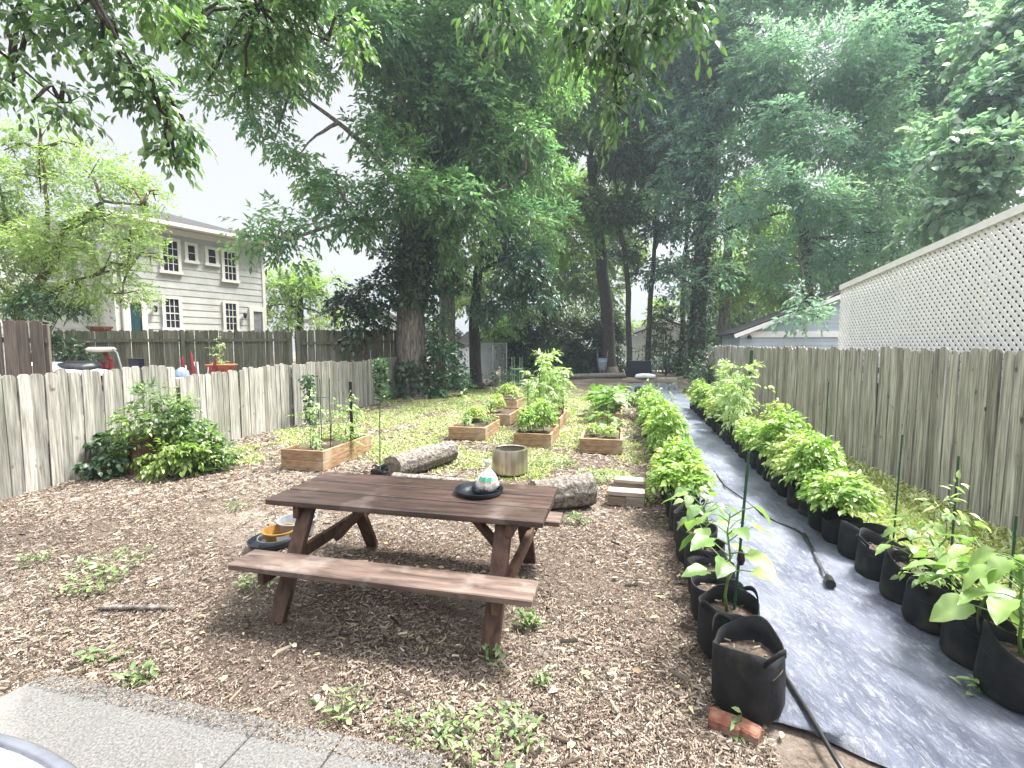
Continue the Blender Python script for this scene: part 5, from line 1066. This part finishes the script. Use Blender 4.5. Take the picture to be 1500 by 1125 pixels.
# understorey
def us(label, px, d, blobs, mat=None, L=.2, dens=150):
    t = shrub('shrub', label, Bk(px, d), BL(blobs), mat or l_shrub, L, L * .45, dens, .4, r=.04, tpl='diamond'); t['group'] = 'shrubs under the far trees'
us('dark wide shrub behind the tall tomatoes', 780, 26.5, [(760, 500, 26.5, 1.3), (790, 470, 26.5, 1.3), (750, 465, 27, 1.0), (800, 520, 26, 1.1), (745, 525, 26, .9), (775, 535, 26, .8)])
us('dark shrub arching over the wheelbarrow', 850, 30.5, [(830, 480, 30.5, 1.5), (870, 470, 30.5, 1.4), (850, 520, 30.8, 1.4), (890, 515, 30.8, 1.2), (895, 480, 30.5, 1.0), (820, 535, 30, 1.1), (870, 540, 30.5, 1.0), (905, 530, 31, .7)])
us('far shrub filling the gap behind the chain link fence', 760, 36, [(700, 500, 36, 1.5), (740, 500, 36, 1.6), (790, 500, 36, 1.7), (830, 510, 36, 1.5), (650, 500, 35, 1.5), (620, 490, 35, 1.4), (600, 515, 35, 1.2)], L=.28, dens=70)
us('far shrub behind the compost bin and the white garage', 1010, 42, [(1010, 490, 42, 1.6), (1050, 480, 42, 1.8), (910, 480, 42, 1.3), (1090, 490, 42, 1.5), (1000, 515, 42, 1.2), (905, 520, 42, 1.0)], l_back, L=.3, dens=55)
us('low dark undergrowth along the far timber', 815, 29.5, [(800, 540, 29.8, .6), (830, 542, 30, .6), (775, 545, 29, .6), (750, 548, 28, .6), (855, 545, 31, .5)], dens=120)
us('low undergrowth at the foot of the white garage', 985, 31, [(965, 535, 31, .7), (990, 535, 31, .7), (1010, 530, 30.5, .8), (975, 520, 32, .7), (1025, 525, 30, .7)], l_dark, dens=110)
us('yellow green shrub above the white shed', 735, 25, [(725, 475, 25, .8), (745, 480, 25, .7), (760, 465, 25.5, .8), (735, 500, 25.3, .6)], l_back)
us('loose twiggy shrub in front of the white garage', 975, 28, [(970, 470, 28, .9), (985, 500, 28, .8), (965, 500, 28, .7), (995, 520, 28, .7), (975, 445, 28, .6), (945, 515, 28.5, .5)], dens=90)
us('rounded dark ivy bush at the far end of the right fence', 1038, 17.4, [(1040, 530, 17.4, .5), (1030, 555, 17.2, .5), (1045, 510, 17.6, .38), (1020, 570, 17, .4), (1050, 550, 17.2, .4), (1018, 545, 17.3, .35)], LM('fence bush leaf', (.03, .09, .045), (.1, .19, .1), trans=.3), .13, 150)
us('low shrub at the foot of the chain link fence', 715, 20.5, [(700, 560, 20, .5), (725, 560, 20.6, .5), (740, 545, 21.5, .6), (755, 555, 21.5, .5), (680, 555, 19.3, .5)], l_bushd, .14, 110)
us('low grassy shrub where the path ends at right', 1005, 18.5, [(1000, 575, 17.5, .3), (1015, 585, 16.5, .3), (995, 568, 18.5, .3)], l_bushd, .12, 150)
# left feathery tree
bL = P(15, 520, 10.6); bL.z = NZ
jl = P(70, 395, 10.3)
tree('feathery light green tree at left in front of the grey house', bL, [P(30, 450, 10.5), jl], .14, .09, [([jl, P(95, 335, 10.2), P(150, 295, 10), P(210, 300, 9.8)], .06, .02), ([jl, P(70, 300, 10.3), P(60, 220, 10.3)], .055, .02), ([jl, P(10, 330, 10.5), P(-40, 260, 10.5)], .06, .02), ([P(30, 450, 10.5), P(110, 410, 10.2), P(190, 390, 10)], .05, .02)],
     BL([(60, 260, 10.3, .75), (130, 260, 10.1, .75), (20, 220, 10.4, .6), (190, 280, 10, .5), (225, 285, 9.9, .35), (110, 215, 10.2, .5), (60, 200, 10.3, .5), (150, 320, 10, .7), (90, 360, 10.2, .8), (30, 350, 10.4, .8), (190, 350, 9.9, .55), (220, 375, 9.8, .4), (150, 400, 10, .7), (90, 430, 10.2, .55), (30, 430, 10.3, .7), (180, 430, 9.9, .5), (-40, 300, 10.5, 1.0), (-30, 400, 10.4, .9), (130, 455, 10.1, .35), (0, 280, 10.4, .6)]), l_left, m_twig, .08, .03, 290, .25, n=10, droop=.25, sub=(9, .52))
us2 = shrub('shrub', 'dark leaved shrub behind the brown fence panel at the left edge', P(20, 520, 9.6).xy.to_3d() + Vector((0, 0, NZ)), BL([(30, 450, 9.5, .35), (70, 440, 9.6, .35), (100, 435, 9.8, .35), (20, 430, 9.7, .4), (60, 465, 9.3, .2)]), l_bushd, .1, .05, 200, .2)
# overhanging near branches: trees standing behind and beside the camera
o1 = Vector((-4.2, -1.6, 0))
lm = [([(-4.0, -1.3, 3.6), P(60, -160, 3.4), P(160, 40, 3.6), P(235, 160, 3.8)], .03, .005), ([(-4.0, -1.3, 3.6), P(-80, 20, 3.6), P(20, 90, 4), P(90, 150, 4.2)], .025, .005), ([(-4.0, -1.3, 4.2), P(250, -200, 4.2), P(380, 10, 5), P(480, 60, 5.4)], .03, .006)]
tree('near tree whose dark twigs hang into the upper left corner', o1, [(-4.1, -1.5, 2), (-4.0, -1.3, 3.6), (-3.9, -1.2, 5.2)], .2, .04, lm,
     BL([(30, 20, 3.9, .26), (120, 20, 3.8, .26), (70, 45, 3.9, .2), (175, 90, 3.8, .27), (215, 125, 3.8, .24), (150, 60, 3.7, .2), (255, 170, 3.9, .22), (245, 205, 3.9, .13), (255, 228, 3.9, .06), (20, 115, 4.1, .2), (65, 150, 4.1, .2), (100, 150, 4.1, .14), (15, 70, 4, .2), (270, 60, 4.5, .22), (300, 25, 4.7, .28), (340, 70, 5, .28), (390, 40, 5, .32), (440, 20, 5.2, .35), (500, 35, 5.4, .3), (360, 110, 5, .2), (420, 90, 5.2, .25), (310, 110, 4.8, .16), (40, -60, 3.8, .4), (200, -50, 3.8, .4), (400, -70, 5, .5), (250, 0, 4.5, .2)]) + [((-2.6, 1.2, 5.6), .9), ((-1.3, 2.0, 6.4), 1.0), ((-3.2, 0, 5.4), .9), ((-1.6, .2, 6.2), 1.0), ((-.3, 1.0, 6.8), 1.0)], l_near, m_barkd, .075, .036, 900, .16, k=6, droop=.55, n=12, sub=(6, .5), tpl='leaf')  # closing list: unseen overhead leaf masses, added to shade the foreground
o2 = Vector((3.6, -1.5, 0))
tree('near tree with long drooping leaves hanging at the top centre', o2, [(3.5, -1.2, 2.2), (3.2, -.8, 4.0), (2.8, 0, 5.3)], .2, .045, [([(2.8, 0, 5.3), P(1010, -190, 3.6), P(930, -30, 4.3), P(900, 90, 4.5)], .03, .006), ([P(1010, -190, 3.6), P(760, -80, 4.6), P(720, -10, 5)], .03, .01)],
     BL([(850, 30, 4.5, .22), (900, 40, 4.4, .26), (870, 90, 4.5, .22), (920, 110, 4.4, .22), (905, 155, 4.4, .15), (950, 60, 4.3, .22), (985, 25, 4.3, .18), (1030, 10, 4.3, .15), (840, 70, 4.6, .14), (720, 15, 5, .2), (750, 45, 5, .12), (890, -50, 4.3, .35), (1000, -60, 4.2, .35), (760, -40, 4.8, .3)]) + [((.8, .4, 6.4), .9), ((2.2, -.8, 6.2), .9)], l_near, m_barkd, .105, .04, 700, .2, k=6, droop=.9, n=12, sub=(6, .5), tpl='leaf')  # last two masses sit out of view, added for foreground shade
